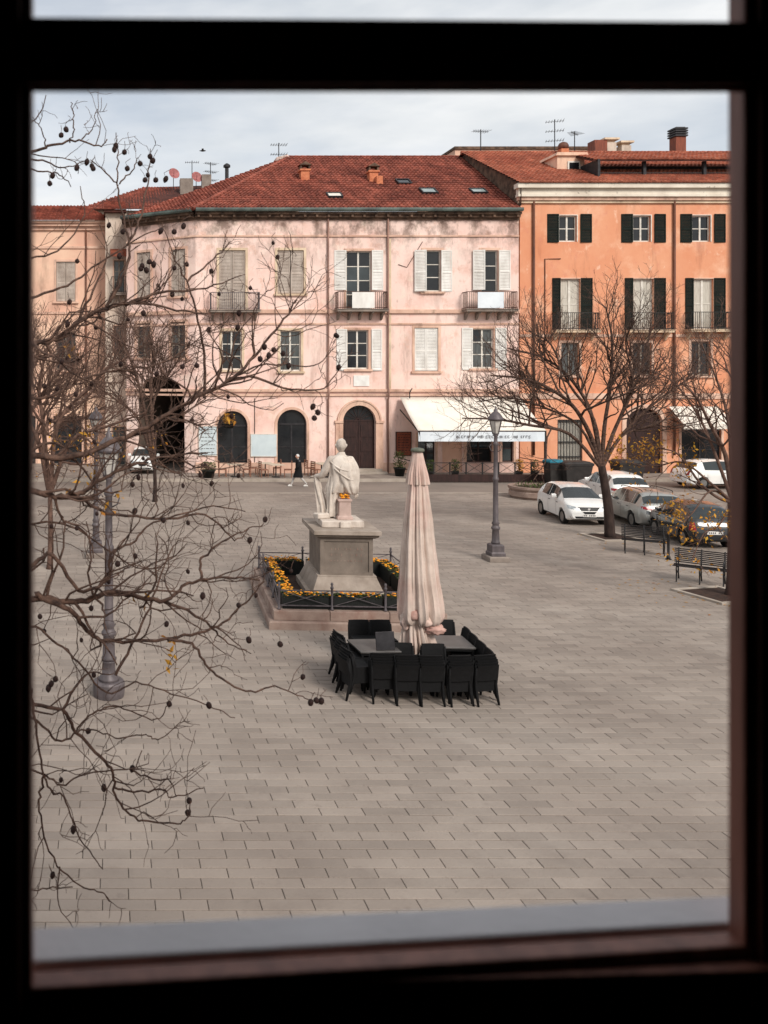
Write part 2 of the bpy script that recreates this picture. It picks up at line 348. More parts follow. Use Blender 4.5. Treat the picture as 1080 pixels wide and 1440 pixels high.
# ------------------------------------------------------------------ facade kit
def wall_panel(mb, x0, x1, z0, z1, ops, depth=.22, y=0.0, M=None):
    """wall face at y with openings (ox0, ox1, oz0, oz1, arch) and reveals going back"""
    q = MB(); xs = sorted({x0, x1, *[o[0] for o in ops], *[o[1] for o in ops]}); zs = sorted({z0, z1, *[o[2] for o in ops], *[o[3] for o in ops]})
    for a, b in zip(xs, xs[1:]):
        for c, d in zip(zs, zs[1:]):
            cx, cz = (a+b)/2, (c+d)/2
            if any(o[0] < cx < o[1] and o[2] < cz < o[3] for o in ops): continue
            q.add([(a,y,c),(b,y,c),(b,y,d),(a,y,d)], [(0,1,2,3)])
    for o in ops:
        a, b, c, d = o[:4]; arch = len(o) > 4 and o[4]
        if arch:
            r = (b-a)/2; cx = (a+b)/2; ry = arch; sp = d - ry; n = 18
            arc = [(cx - r*math.cos(math.pi*i/n), sp + ry*math.sin(math.pi*i/n)) for i in range(n+1)]
            for (p, s), (p2, s2) in zip(arc, arc[1:]):
                q.add([(p,y,s),(p2,y,s2),(p2,y,d),(p,y,d)], [(0,1,2,3)])
                q.add([(p,y,s),(p2,y,s2),(p2,y+depth,s2),(p,y+depth,s)], [(0,3,2,1)])
            top = sp
        else:
            top = d; q.add([(a,y,d),(b,y,d),(b,y+depth,d),(a,y+depth,d)], [(0,3,2,1)])
        q.add([(a,y,c),(a,y+depth,c),(a,y+depth,top),(a,y,top)], [(0,1,2,3)])
        q.add([(b,y,c),(b,y+depth,c),(b,y+depth,top),(b,y,top)], [(3,2,1,0)])
        q.add([(a,y,c),(b,y,c),(b,y+depth,c),(a,y+depth,c)], [(0,1,2,3)])
    if M is not None: q.xf(M)
    mb.add(q.v, q.f)
PR = random.Random(17)
def window(root, x0, x1, z0, z1, cols=2, rows=3, fm='frame_white', pm='pane', y=.14, sill=True, trim='trim_cream', M=None, mull=.1, backing=None, tw=.15):
    b = .07; fr = MB(); t = .06
    fr.box(x0, x0+b, y, y+t, z0, z1); fr.box(x1-b, x1, y, y+t, z0, z1); fr.box(x0+b, x1-b, y, y+t, z0, z0+b*1.3); fr.box(x0+b, x1-b, y, y+t, z1-b, z1)
    ix0, ix1, iz0, iz1 = x0+b, x1-b, z0+b*1.3, z1-b; cells = []
    xe = [ix0 + (ix1-ix0)*i/cols for i in range(cols+1)]; ze = [iz0 + (iz1-iz0)*i/rows for i in range(rows+1)]
    for i in range(1, cols): fr.box(xe[i]-mull/2, xe[i]+mull/2, y-.01, y+t, iz0, iz1)
    for i in range(cols):
        a = xe[i] + (mull/2 if i else 0); c = xe[i+1] - (mull/2 if i < cols-1 else 0)
        for j in range(1, rows): fr.box(a, c, y+.005, y+t-.005, ze[j]-.025, ze[j]+.025)
        for j in range(rows):
            cells.append((a, c, ze[j] + (.025 if j else 0), ze[j+1] - (.025 if j < rows-1 else 0)))
    if M is not None: fr.xf(M)
    wd = fr.build('window', M_[fm], root)
    tone = PR.choice(('pane','pane','pane_curtain','pane_sky'))
    for a, c, d, e in cells:
        pn = MB().box(a, c, y+.03, y+.04, d, e)
        if M is not None: pn.xf(M)
        pn.build('pane', M_[pm if pm != 'pane' else (tone if PR.random() < .75 else 'pane')], wd)
    if backing:
        bk = MB().box(x0, x1, y+.10, y+.12, z0, z1)
        if M is not None: bk.xf(M)
        bk.build('curtain', M_[backing], wd)
    if sill:
        s_ = MB().box(x0-.22, x1+.22, -.14, .1, z0-.13, z0-.005)
        if M is not None: s_.xf(M)
        s_.build('sill', M_[trim], wd)
    if trim:
        w = tw; s_ = MB().box(x0-w, x0-.001, -.035, .03, z0, z1+w); s_.box(x1+.001, x1+w, -.035, .03, z0, z1+w); s_.box(x0, x1, -.035, .03, z1+.001, z1+w)
        if M is not None: s_.xf(M)
        s_.build('surround', M_[trim], wd)
    return wd
def shutter(root, x0, x1, z0, z1, m='shutter_white', y=-.06, ang=0, hinge=0, M=None, solid_top=False):
    s_ = MB(); b = .07; t = .045; w = x1-x0
    s_.box(0, b, 0, t, z0, z1); s_.box(w-b, w, 0, t, z0, z1)
    mid = z0 + (z1-z0)*.46
    for c, d in ((z0, z0+.1), (mid-.05, mid+.05), (z1-.09, z1)): s_.box(b, w-b, .002, t-.002, c, d)
    for c, d in ((z0+.1, mid-.05), (mid+.05, z1-.09)):
        n = max(3, int((d-c)/.085)); h = (d-c)/n
        for i in range(n):
            zz = c + i*h
            s_.add([(b,.008,zz),(w-b,.008,zz),(w-b,t-.008,zz+h*.9),(b,t-.008,zz+h*.9),(b,.016,zz),(w-b,.016,zz),(w-b,t,zz+h*.9),(b,t,zz+h*.9)],
                   [(0,1,2,3),(7,6,5,4),(3,2,6,7),(0,4,5,1)])
    hx = w if hinge else 0
    A = Matrix.Translation((x0, y, 0)) @ Matrix.Translation((hx,0,0)) @ Matrix.Rotation(ang, 4, 'Z') @ Matrix.Translation((-hx,0,0))
    s_.xf(A)
    if M is not None: s_.xf(M)
    return s_.build('shutter', M_[m], root)
def balcony(root, x0, x1, z, dep=.75, h=1.05, m='iron_rust', panel=None, br=5, slabm='concrete', bars=.115):
    s_ = MB().box(x0-.05, x1+.05, -dep-.05, .05, z-.14, z-.02).box(x0-.09, x1+.09, -dep-.09, .05, z-.02, z+.02)
    bl = s_.build('balcony', M_[slabm], root)
    for i in range(br):
        bx = lerp(x0+.15, x1-.15, i/(br-1)); q = MB()
        pr = [(0,z-.14),(-dep*.85,z-.14),(-dep*.85,z-.22),(-dep*.5,z-.3),(-dep*.2,z-.55),(0,z-.62)]
        q.add([(bx-.06,a,b) for a,b in pr]+[(bx+.06,a,b) for a,b in pr], [tuple(range(6)), tuple(reversed(range(6,12)))]+[(i2,i2+6,(i2+1)%6+6,(i2+1)%6) for i2 in range(6)])
        q.build('bracket', M_[slabm], bl)
    q = MB(); w = .022
    for zz in (z+.1, z+h): q.box(x0, x1, -dep-.02, -dep+.02, zz-.02, zz+.02); q.box(x0-.02, x0+.02, -dep+.02, 0, zz-.02, zz+.02); q.box(x1-.02, x1+.02, -dep+.02, 0, zz-.02, zz+.02)
    n = int((x1-x0)/bars)
    for i in range(n+1): xx = lerp(x0, x1, i/n); q.box(xx-w/2, xx+w/2, -dep-w/2, -dep+w/2, z+.02, z+h)
    n = int(dep/bars)
    for i in range(1, n):
        yy = -dep*i/n
        for xx in (x0, x1): q.box(xx-w/2, xx+w/2, yy-w/2, yy+w/2, z+.02, z+h)
    rl = q.build('railing', M_[m], bl)
    if panel: MB().box(panel[0], panel[1], -dep-.05, -dep-.028, z+.06, z+h-.03).build('railing_panel', M_[panel[2]], bl)
    return bl
def arch_poly(a, b, c, d, ry, n=16):
    r = (b-a)/2; cx = (a+b)/2; sp = d-ry
    return [(a,c),(b,c)] + [(cx + r*math.cos(math.pi*i/n), sp + ry*math.sin(math.pi*i/n)) for i in range(n+1)]
def arch_ring(mb, a, b, c, d, ry, w, y0, y1, n=18):
    r = (b-a)/2; cx = (a+b)/2; sp = d-ry
    ins = [(a,c)] + [(cx - r*math.cos(math.pi*i/n), sp + ry*math.sin(math.pi*i/n)) for i in range(n+1)] + [(b,c)]
    ous = [(a-w,c)] + [(cx - (r+w)*math.cos(math.pi*i/n), sp + (ry+w)*math.sin(math.pi*i/n)) for i in range(n+1)] + [(b+w,c)]
    for i in range(len(ins)-1):
        p, p2, q, q2 = ins[i], ins[i+1], ous[i], ous[i+1]
        mb.add([(p[0],y0,p[1]),(p2[0],y0,p2[1]),(q2[0],y0,q2[1]),(q[0],y0,q[1]),(p[0],y1,p[1]),(p2[0],y1,p2[1]),(q2[0],y1,q2[1]),(q[0],y1,q[1])],
               [(0,1,2,3),(4,7,6,5),(0,4,5,1),(3,2,6,7)])
def tiles(mb, poly, col=.25, rowl=.40, curve=.045, rnd=None):
    """overlapping clay tiles on a planar roof face; poly[0]-poly[1] is the eave"""
    rnd = rnd or random.Random(3); poly = [Vector(p) for p in poly]; O = poly[0]; u = (poly[1]-O).normalized()
    nrm = u.cross(poly[-1]-O).normalized()
    if nrm.z < 0: nrm = -nrm
    v = nrm.cross(u).normalized()
    if v.z < 0: v = -v
    P2 = [((p-O).dot(u), (p-O).dot(v)) for p in poly]; vmax = max(p[1] for p in P2)
    nrow = int(vmax/rowl)+1
    def span(vv):
        xs = []
        for (a,b),(c,d) in zip(P2, P2[1:]+P2[:1]):
            if abs(d-b) < 1e-6:
                if abs(vv-b) < 1e-6: xs += [a,c]
                continue
            t = (vv-b)/(d-b)
            if -1e-6 <= t <= 1+1e-6: xs.append(a+(c-a)*t)
        return (min(xs), max(xs)) if len(xs) > 1 else None
    for j in range(nrow):
        v0 = j*rowl - .05; v1 = min(v0+rowl+.07, vmax); sp = span(min(max((v0+v1)/2, .001), vmax-.001))
        if not sp: continue
        a = math.floor(sp[0]/col)*col
        while a < sp[1]:
            x0, x1 = max(a, sp[0]), min(a+col*.97, sp[1]); 
            if x1-x0 > .03:
                lift = .09 + rnd.uniform(-.01,.01); tip = .012; sk = rnd.uniform(-.01,.01)
                vs = []
                for vv, h in ((v0, lift), (v1, tip)):
                    for kx, kz in ((0,0),(.28,curve),(.55,curve),(.8,0),(1,0)):
                        vs.append(O + u*(x0+(x1-x0)*kx+sk) + v*vv + nrm*(h+kz))
                for kx, kz in ((0,0),(.28,curve),(.55,curve),(.8,0),(1,0)): vs.append(O + u*(x0+(x1-x0)*kx+sk) + v*(v0+.005) + nrm*(.0+kz*.2))
                mb.add(vs, [(0,1,6,5),(1,2,7,6),(2,3,8,7),(3,4,9,8),(10,11,1,0),(11,12,2,1),(12,13,3,2),(13,14,4,3)])
            a += col
def ridge_caps(mb, a, b, r=.13, L=.42):
    a, b = Vector(a), Vector(b); n = max(1, int((b-a).length/L)); d = (b-a).normalized()
    for i in range(n):
        p, q = a.lerp(b, i/n), a.lerp(b, (i+1)/n + .1/n)
        mb.tube([p, q], [r*1.05, r*.9], 8, cap=True)
def skylight(roof, c, u, v, nrm, w=.8, h=1.0, open_=False, pane='pane_pale'):
    M = Matrix((( *u, 0),(*v,0),(*nrm,0),(0,0,0,1))).transposed(); M.translation = c
    q = MB(); b = .07
    for x0,x1,y0,y1 in ((-w/2,w/2,-h/2,-h/2+b),(-w/2,w/2,h/2-b,h/2),(-w/2,-w/2+b,-h/2+b,h/2-b),(w/2-b,w/2,-h/2+b,h/2-b)): q.box(x0,x1,y0,y1,0,.2)
    q.xf(M); s_ = q.build('skylight', M_['metal_dark'], roof)
    MB().box(-w/2+b, w/2-b, -h/2+b, h/2-b, .12, .15).xf(M).build('pane', M_[pane], s_)

# ------------------------------------------------------------------ pink corner building
YF = 52.2; k = YF / F
ROOT = Vector(((275-CX)*k, YF, 0))
pink = thing('corner_building', ROOT, 'long pink plastered corner building with white shutters and red tiled roof', 'building')
fx = lambda px: (px-CX)*k - ROOT.x
fz = lambda py: EYE - (py-HY)*k
WX1 = fx(729.5); ZT = fz(300)
UP = [(308,345,352,436),(390,427,352,413),(487,522,353,436),(596,620,352,410),(677,700,352,436)]
MI = [(312,340,465,520),(394,423,465,522),(488,518,464,519),(583,616,461,522),(664,694,462,518)]
ops = [(fx(a),fx(b),fz(d),fz(c)) for a,b,c,d in UP+MI]
GA = [(306,348,578,664),(390,431,576,664),(482,528,570,663)]
gops = [(fx(a),fx(b),fz(d),fz(c),(fx(b)-fx(a))/2) for a,b,c,d in GA]
shop = [(588,612,612,664),(622,650,612,664),(656,692,612,650),(706,722,612,650)]
sops = [(fx(a),fx(b),fz(d),fz(c)) for a,b,c,d in shop]
wb = MB(); wall_panel(wb, 0, WX1, 0, ZT, ops+gops+sops, .26)
CH = Vector(((178-CX)*54.8/F, 54.8, 0)) - ROOT            # far end of the chamfered corner
cl = Vector((CH.x, CH.y)).length; MC = Matrix.Translation((CH.x, CH.y, 0)) @ Matrix.Rotation(math.atan2(-CH.y, -CH.x), 4, 'Z')
c_ops = [(.75, 1.75, 11.0, 13.9), (3.2, 4.2, 11.0, 13.9), (.75, 1.75, 7.2, 9.4), (3.2, 4.2, 7.2, 9.4)]
c_arch = (.75, 4.15, 0.0, 6.1, 1.7)
wall_panel(wb, 0, cl, 0, ZT, c_ops + [c_arch], .3, M=MC)
b2 = Vector((CH.x+.6, 15, 0))
wb.add([(CH.x,CH.y,0),(b2.x,b2.y,0),(b2.x,b2.y,ZT),(CH.x,CH.y,ZT)], [(3,2,1,0)])
wb.add([(WX1,0,0),(WX1,15,0),(WX1,15,ZT),(WX1,0,ZT)], [(0,1,2,3)]); wb.add([(b2.x,15,0),(WX1,15,0),(WX1,15,ZT),(b2.x,15,ZT)], [(3,2,1,0)])
wb.build('wall', M_['plaster_pink'], pink)
# vaulted passage behind the big arch
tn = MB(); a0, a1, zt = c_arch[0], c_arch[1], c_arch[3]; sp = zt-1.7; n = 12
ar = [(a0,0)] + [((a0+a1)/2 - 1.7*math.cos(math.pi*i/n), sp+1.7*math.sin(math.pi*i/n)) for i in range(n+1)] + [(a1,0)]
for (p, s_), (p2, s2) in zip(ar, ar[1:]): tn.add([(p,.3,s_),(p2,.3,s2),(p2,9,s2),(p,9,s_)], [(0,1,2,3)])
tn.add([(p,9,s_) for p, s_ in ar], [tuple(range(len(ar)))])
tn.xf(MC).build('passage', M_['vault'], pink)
# string courses, cornice, gutter
for py, h, dep in ((332,.10,.07),(438,.22,.14),(455.5,.10,.07),(549,.16,.16),(555.5,.12,.09)):
    MB().box(-.02, WX1, -dep, .02, fz(py)-h/2, fz(py)+h/2).build('string_course', M_['trim_pink'], pink)
    MB().box(0, cl+.02, -dep, .02, fz(py)-h/2, fz(py)+h/2).xf(MC).build('string_course', M_['trim_pink'], pink)
for M, x0, x1 in ((None, -.05, WX1), (MC, -.1, cl)):
    q = MB()
    for dz0, dz1, d in ((-.42,-.28,.10),(-.28,-.12,.26),(-.12,.02,.42)): q.box(x0, x1, -d, .03, ZT+dz0, ZT+dz1)
    if M is not None: q.xf(M)
    q.build('cornice', M_['eave_dark'], pink)
    q = MB(); n = int((x1-x0)/.7)
    for i in range(n): xx = lerp(x0+.2, x1-.2, i/(n-1)); q.box(xx-.07, xx+.07, -.38, 0, ZT-.275, ZT-.125)
    if M is not None: q.xf(M)
    q.build('cornice_brackets', M_['eave_dark'], pink, kind='stuff')
    q = MB(); pr = [(-.42,.03),(-.62,.04),(-.66,.12),(-.66,.24),(-.62,.24),(-.60,.14),(-.42,.10)]
    q.add([(x0,a,ZT+b) for a,b in pr]+[(x1,a,ZT+b) for a,b in pr], [tuple(range(7)), tuple(reversed(range(7,14)))]+[(i,i+7,(i+1)%7+7,(i+1)%7) for i in range(7)])
    if M is not None: q.xf(M)
    q.build('gutter', M_['gutter'], pink)
for px, y1 in ((461,664),(545,664),(233,560)):
    if px > 275:
        x = fx(px); MB().tube([(x,-.1,fz(306)),(x,-.1,fz(430)),(x,-.2,fz(436)),(x,-.2,fz(441)),(x,-.12,fz(447)),(x,-.12,fz(545)),(x,-.24,fz(550)),(x,-.24,fz(556)),(x,-.1,fz(562)),(x,-.1,fz(y1))], .055, 8).build('drainpipe', M_['pipe_pink'], pink, True)
MB().box(fx(544.5)+.08, fx(548)+.08, -.03, .02, fz(548), fz(336)).build('plaster_strip', M_['trim_cream'], pink)
# thin cables along the wall
MB().tube([(fx(358),-.03,fz(560)),(fx(358),-.03,fz(650))], .02, 5).build('cable', M_['iron'], pink)
MB().tube([(fx(594),-.03,fz(340)),(fx(572),-.03,fz(376)),(fx(560),-.03,fz(372))], .02, 5).build('cable', M_['iron_rust'], pink)
q = MB().tube([(fx(577),-.03,fz(550)),(fx(577),-.3,fz(546)),(fx(572),-.5,fz(552)),(fx(572),-.5,fz(560))], .03, 6); q.build('wall_bracket', M_['iron'], pink)
# windows of the two upper floors
def fw(t, **kw): return window(pink, fx(t[0]), fx(t[1]), fz(t[3]), fz(t[2]), **kw)
ww = fw(UP[0], cols=2, rows=3, fm='frame_grey', sill=False, pm='pane')
a, b = fx(308), fx(345)
shutter(pink, a+.02, (a+b)/2-.02, fz(436)+.03, fz(352)-.03, 'shutter_grey', .05); shutter(pink, (a+b)/2+.02, b-.02, fz(436)+.03, fz(352)-.03, 'shutter_grey', .05)
fw(UP[1], cols=2, rows=3, fm='frame_grey'); a, b = fx(390), fx(427)
shutter(pink, a+.02, (a+b)/2-.03, fz(413)+.03, fz(352)-.03, 'shutter_grey', .05); shutter(pink, (a+b)/2+.03, b-.02, fz(413)+.03, fz(352)-.03, 'shutter_grey', .05)
fw(UP[2], cols=2, rows=4, fm='frame_white', pm='pane', sill=False, trim='trim_pink')
shutter(pink, fx(470), fx(486.5), fz(408), fz(352), 'shutter_white', -.1, R(-6), 1); shutter(pink, fx(522.5), fx(539), fz(408), fz(352), 'shutter_white', -.1, R(6), 0)
fw(UP[3], cols=1, rows=3, fm='frame_white', trim='trim_pink')
shutter(pink, fx(582), fx(598), fz(410), fz(352), 'shutter_white', -.12, R(-16), 0); shutter(pink, fx(620), fx(636), fz(410), fz(352), 'shutter_white', -.1, R(7), 0)
fw(UP[4], cols=1, rows=4, fm='frame_white', sill=False, trim='trim_pink')
shutter(pink, fx(664), fx(680), fz(408), fz(352), 'shutter_white', -.12, R(-14), 0); shutter(pink, fx(701), fx(718), fz(408), fz(352), 'shutter_white', -.1, R(6), 0)
fw(MI[0], rows=3, pm='pane'); fw(MI[1], rows=3, pm='pane'); fw(MI[2], rows=3, pm='pane', trim='trim_pink')
for a, b in ((473,487.5),(522,537),): shutter(pink, fx(a), fx(b), fz(521), fz(463), 'shutter_white', -.1, R(-4 if a < 500 else 4), 1 if a < 500 else 0)
fw(MI[3], rows=3, trim='trim_pink'); a, b = fx(583), fx(616)
shutter(pink, a+.02, (a+b)/2-.005, fz(522)+.04, fz(461)-.03, 'shutter_white', .03); shutter(pink, (a+b)/2+.005, b-.02, fz(522)+.04, fz(461)-.03, 'shutter_white', .03)
fw(MI[4], rows=3, trim='trim_pink')
for a, b in ((649,664),(696,712)): shutter(pink, fx(a), fx(b), fz(520), fz(461), 'shutter_white', -.1, R(-4 if a < 680 else 4), 1 if a < 680 else 0)
for o4 in c_ops: window(pink, *o4, cols=2, rows=3, fm='frame_grey', M=MC, trim='trim_pink')
for o4 in c_ops[:2]:
    for s0, s1 in ((o4[0]+.02,(o4[0]+o4[1])/2-.02),((o4[0]+o4[1])/2+.02,o4[1]-.02)): shutter(pink, s0, s1, o4[2]+.03, o4[3]-.03, 'shutter_grey', .05, M=MC)
balcony(pink, fx(295), fx(362), fz(437), panel=None, m='iron_grey')
balcony(pink, fx(471), fx(539), fz(436), panel=(fx(490), fx(521), 'shutter_white'))
balcony(pink, fx(650), fx(719), fz(436), panel=(fx(664), fx(700), 'awning_white'))
MB().box(fx(497), fx(519), -.05, .01, fz(543), fz(528)).build('wall_plaque', M_['paper'], pink)
# ground floor: glazed arches, street door with stone surround
for i, o5 in enumerate(gops):
    a, b, c, d, ry = o5; sp = d-ry
    if i < 2:
        q = MB(); arch_ring(q, a, b, c, d, ry, .16, -.04, .03); q.build('surround', M_['trim_pink'], pink)
        dr = MB(); t = .07; y = .15
        dr.box(a, a+t, y, y+.06, c, sp); dr.box(b-t, b, y, y+.06, c, sp); dr.box((a+b)/2-.05, (a+b)/2+.05, y, y+.06, c, sp-.05); dr.box(a, b, y-.01, y+.07, sp-.05, sp+.06); dr.box(a+t, b-t, y, y+.06, c, c+.5)
        arch_ring(dr, a+.08, b-.08, sp+.06, d-.08, ry-.14, .08, y, y+.06)
        dr.box(a+t, (a+b)/2-.05, y+.005, y+.055, c+1.5, c+1.56); dr.box((a+b)/2+.05, b-t, y+.005, y+.055, c+1.5, c+1.56)
        door = dr.build('arched_door', M_['metal_dark'], pink)
        for x0, x1 in ((a+t,(a+b)/2-.05),((a+b)/2+.05,b-t)):
            MB().box(x0, x1, y+.03, y+.04, c+.5, c+1.5).build('pane', M_['pane'], door); MB().box(x0, x1, y+.03, y+.04, c+1.56, sp-.05).build('pane', M_['pane'], door)
        MB().prism(arch_poly(a+.02, b-.02, sp+.06, d-.02, ry-.08), y+.03, y+.04).build('fanlight', M_['pane'], door)
    else:
        q = MB(); arch_ring(q, a, b, c, d, ry, .24, -.1, .03); arch_ring(q, a-.26, b+.26, sp, d+.26, ry+.26, .09, -.14, .0)
        q.box(a-.45, a-.245, -.08, .02, c, sp); q.box(b+.245, b+.45, -.08, .02, c, sp)
        q.box(a-.5, a+.0, -.15, .02, sp-.08, sp+.07); q.box(b, b+.5, -.15, .02, sp-.08, sp+.07); q.build('door_surround', M_['trim_pink'], pink)
        dr = MB(); y = .2
        dr.box(a, (a+b)/2-.01, y, y+.06, c, sp); dr.box((a+b)/2+.01, b, y, y+.06, c, sp); dr.box(a, b, y-.02, y+.08, sp, sp+.1)
        for x0, x1 in ((a+.15,(a+b)/2-.14),((a+b)/2+.14,b-.15)):
            for z0, z1 in ((c+.25,c+1.0),(c+1.2,c+1.9),(c+2.1,sp-.2)): dr.box(x0, x1, y-.025, y-.001, z0, z1)
        door = dr.build('street_door', M_['wood_dark'], pink)
        MB().prism(arch_poly(a+.01, b-.01, sp+.1, d-.01, ry-.11), y+.02, y+.04).build('fanlight', M_['pane'], door)
        q = MB()
        for j in range(9):
            an = math.pi*j/8; cx = (a+b)/2; q.bar((cx,y,sp+.1),(cx+(b-a)/2*.97*math.cos(an),y,sp+.1+(ry-.12)*math.sin(an)), .03)
        q.build('fanlight_bars', M_['wood_dark'], door)
        MB().box(a-.5, b+.5, -.75, .1, .12, .26).box(a-.3, b+.3, -.4, .1, .26, .40).build('doorstep', M_['kerb'], pink)
for i, o4 in enumerate(sops):
    a, b, c, d = o4
    if i == 1: MB().box(a, b, .1, .16, c, d).build('roller_door', M_['plaster_left'], pink)
    else: window(pink, a, b, c, d, cols=2 if i != 3 else 1, rows=2, fm='wood_dark', pm='pane', sill=False, trim='trim_pink')
MB().box(0, fx(478), -.05, .02, .1, .75).build('wall_base', M_['trim_pink'], pink); MB().box(fx(534), fx(586), -.05, .02, .1, .75).build('wall_base', M_['trim_pink'], pink)
# roof
RX0, RX1, RY, RZ = (406-CX)*60.6/F - ROOT.x, WX1-.02, 60.6-YF, 21.6
ZE = ZT + .12; ov = .55
E1 = Vector((-.25,-ov,ZE)); E2 = Vector((WX1-.02,-ov,ZE)); R1 = Vector((RX1,RY,RZ)); R0 = Vector((RX0,RY,RZ)); E0 = Vector((CH.x-.35,CH.y-.35,ZE)); EB = Vector((b2.x-.4,15,ZE)); RB = Vector((RX1, 15, RZ-2.0)); RB0 = Vector((RX0, 15, RZ-2.0))
rb = MB(); rb.add([E1,E2,R1,R0,E0,EB,RB,RB0], [(0,1,2,3),(4,0,3),(5,4,3,7),(3,2,6,7)]); roof = rb.build('roof', M_['roof_under'], pink)
tl = MB(); tiles(tl, [E1,E2,R1,R0]); tiles(tl, [E0,E1,R0]); ridge_caps(tl, R0, R1); ridge_caps(tl, E1+Vector((0,0,.06)), R0)
tl.build('roof_tiles', M_['roof_tile'], roof, kind='stuff')
uu = Vector((1,0,0)); vv = (R1-E2).normalized(); nn = uu.cross(vv).normalized()
def on_roof(px, py):                                     # where the sight line meets the front roof slope
    d = Vector(((px-CX)/F, 1, -(py-HY)/F)); o = Vector((0,0,EYE)) - ROOT; t = (E2-o).dot(nn)/d.dot(nn); return o + d*t
for px, py, w, h, pm in ((470,277,.95,.75,'frame_white'),(567,258,.9,.85,'pane'),(602,271,1.0,.9,'pane_pale'),(672,271,1.0,.8,'pane_pale')):
    skylight(roof, on_roof(px,py), uu, vv, nn, w, h, pane=pm)
def roof_chimney(px, py, bent=False):
    c = on_roof(px, py+8); q = MB()
    q.sq([(.28,.28,-.5),(.28,.28,.55),(.36,.36,.55),(.36,.36,.66)], c); ch = q.build('chimney', M_['terracotta'], roof)
    q = MB()
    for sx in (-1, 1): q.box(c.x+sx*.27-.05, c.x+sx*.27+.05, c.y-.28, c.y+.28, c.z+.66, c.z+.92)
    q.prism([(c.x-.42,c.z+.92),(c.x+.42,c.z+.92),(c.x,c.z+1.15)], c.y-.36, c.y+.36); q.build('chimney_cap', M_['eave_dark'], ch)
    if bent: MB().sq([(.2,.2,-.6),(.2,.2,.2)], c+Vector((.25,-.5,0))).build('chimney_pot', M_['terracotta'], ch)
roof_chimney(428, 245); roof_chimney(524, 247, True)
MB().box(RX0-.9, RX0+.0, RY-.2, RY+.9, RZ-1.6, RZ-.05).prism([(RX0-.9,RZ-.05),(RX0,RZ-.05),(RX0-.1,RZ+.15)], RY-.2, RY+.9).build('roof_gable', M_['plaster_pink'], roof)

# ------------------------------------------------------------------ orange building
ROOT2 = Vector(((730.5-CX)*k, YF-.06, 0)); k2 = (YF-.06)/F
orange = thing('orange_building', ROOT2, 'tall orange plastered building with dark green shutters and white cornice', 'building')
gx = lambda px: (px-CX)*k2 - ROOT2.x
gz = lambda py: EYE - (py-HY)*k2
OX1 = gx(1190); OZ = gz(286)
cols_ = [(786,811),(890,915),(973,999),(1078,1104)]
T3 = [(a,b,303,340) for a,b in cols_]; T2 = [(788,816,392,464),(890,919,392,464),(975,1003,392,463),(1080,1108,392,463)]; T1 = [(789,814,482,528),(890,916,482,528),(972,999,480,528),(1078,1104,480,528)]
oo = [(gx(a),gx(b),gz(d),gz(c)) for a,b,c,d in T3+T2+T1]
og = [(gx(784),gx(819),.12,gz(590))]; oa = (gx(880),gx(931),.12,gz(574),(gx(931)-gx(880))/2*.8); og2 = [(gx(958),gx(1014),.12,gz(600)),(gx(1060),gx(1110),.12,gz(600))]
wb = MB(); wall_panel(wb, 0, OX1, 0, OZ, oo+og+[oa]+og2, .24)
wb.add([(0,0,0),(0,16,0),(0,16,OZ),(0,0,OZ)], [(3,2,1,0)]); wb.add([(OX1,0,0),(OX1,16,0),(OX1,16,OZ),(OX1,0,OZ)], [(0,1,2,3)])
wb.build('wall', M_['plaster_orange'], orange)
for dz0, dz1, d, m in ((0,.16,.12,'trim_cream'),(.16,.36,.22,'trim_pink'),(.36,.50,.34,'trim_white'),(.50,.86,.28,'trim_white'),(.86,1.14,.5,'trim_white')):
    MB().box(-.05-d*.6, OX1, -d, .05, OZ+dz0, OZ+dz1).build('cornice', M_[m], orange)
OZ2 = OZ + 1.14
MB().box(0, OX1, -.05, .02, gz(474), gz(470)).build('string_course', M_['trim_pink'], orange); MB().box(0, OX1, -.07, .02, gz(561), gz(553)).build('string_course', M_['trim_pink'], orange)
for t in T3:
    window(orange, gx(t[0]), gx(t[1]), gz(t[3]), gz(t[2]), cols=2, rows=2, trim='frame_white', tw=.05, sill=False)
    shutter(orange, gx(t[0]-16.5), gx(t[0]-.8), gz(t[3]+1), gz(t[2]-2), 'shutter_green', -.08, R(-3), 1); shutter(orange, gx(t[1]+5), gx(t[1]+21), gz(t[3]+1), gz(t[2]-2), 'shutter_green', -.08, R(3), 0)
for t in T2:
    window(orange, gx(t[0]), gx(t[1]), gz(t[3]), gz(t[2]), cols=2, rows=2, sill=False, pm='curtain', trim='trim_pink', tw=.06, mull=.14)
    shutter(orange, gx(t[0]-11.5), gx(t[0]-.5), gz(t[3]), gz(t[2]-1), 'shutter_green', -.08, R(-3), 1); shutter(orange, gx(t[1]+.5), gx(t[1]+17), gz(t[3]), gz(t[2]-1), 'shutter_green', -.08, R(3), 0)
    balcony(orange, gx(t[0]-12), gx(t[1]+19), gz(t[3]+1), m='iron', slabm='trim_cream', br=3, dep=.6)
for t in T1: window(orange, gx(t[0]), gx(t[1]), gz(t[3]), gz(t[2]), cols=2, rows=1, fm='frame_grey', trim='trim_pink')
for px in (749.5, 947): MB().tube([(gx(px),-.1,OZ+.1),(gx(px),-.1,gz(640))], .07, 8).build('drainpipe', M_['pipe_brown'], orange, True)
MB().tube([(gx(788),-.04,gz(364)),(gx(766),-.04,gz(364)),(gx(766),-.04,gz(560))], .03, 5).build('gas_pipe', M_['pipe_brown'], orange)
q = MB(); a, b, c, d = og[0]
for i in range(9): xx = lerp(a+.05, b-.05, i/8); q.box(xx-.02, xx+.02, .06, .1, c, d)
for zz in (c+.1, c+1.0, c+1.9, d-.1): q.box(a, b, .05, .11, zz-.03, zz+.03)
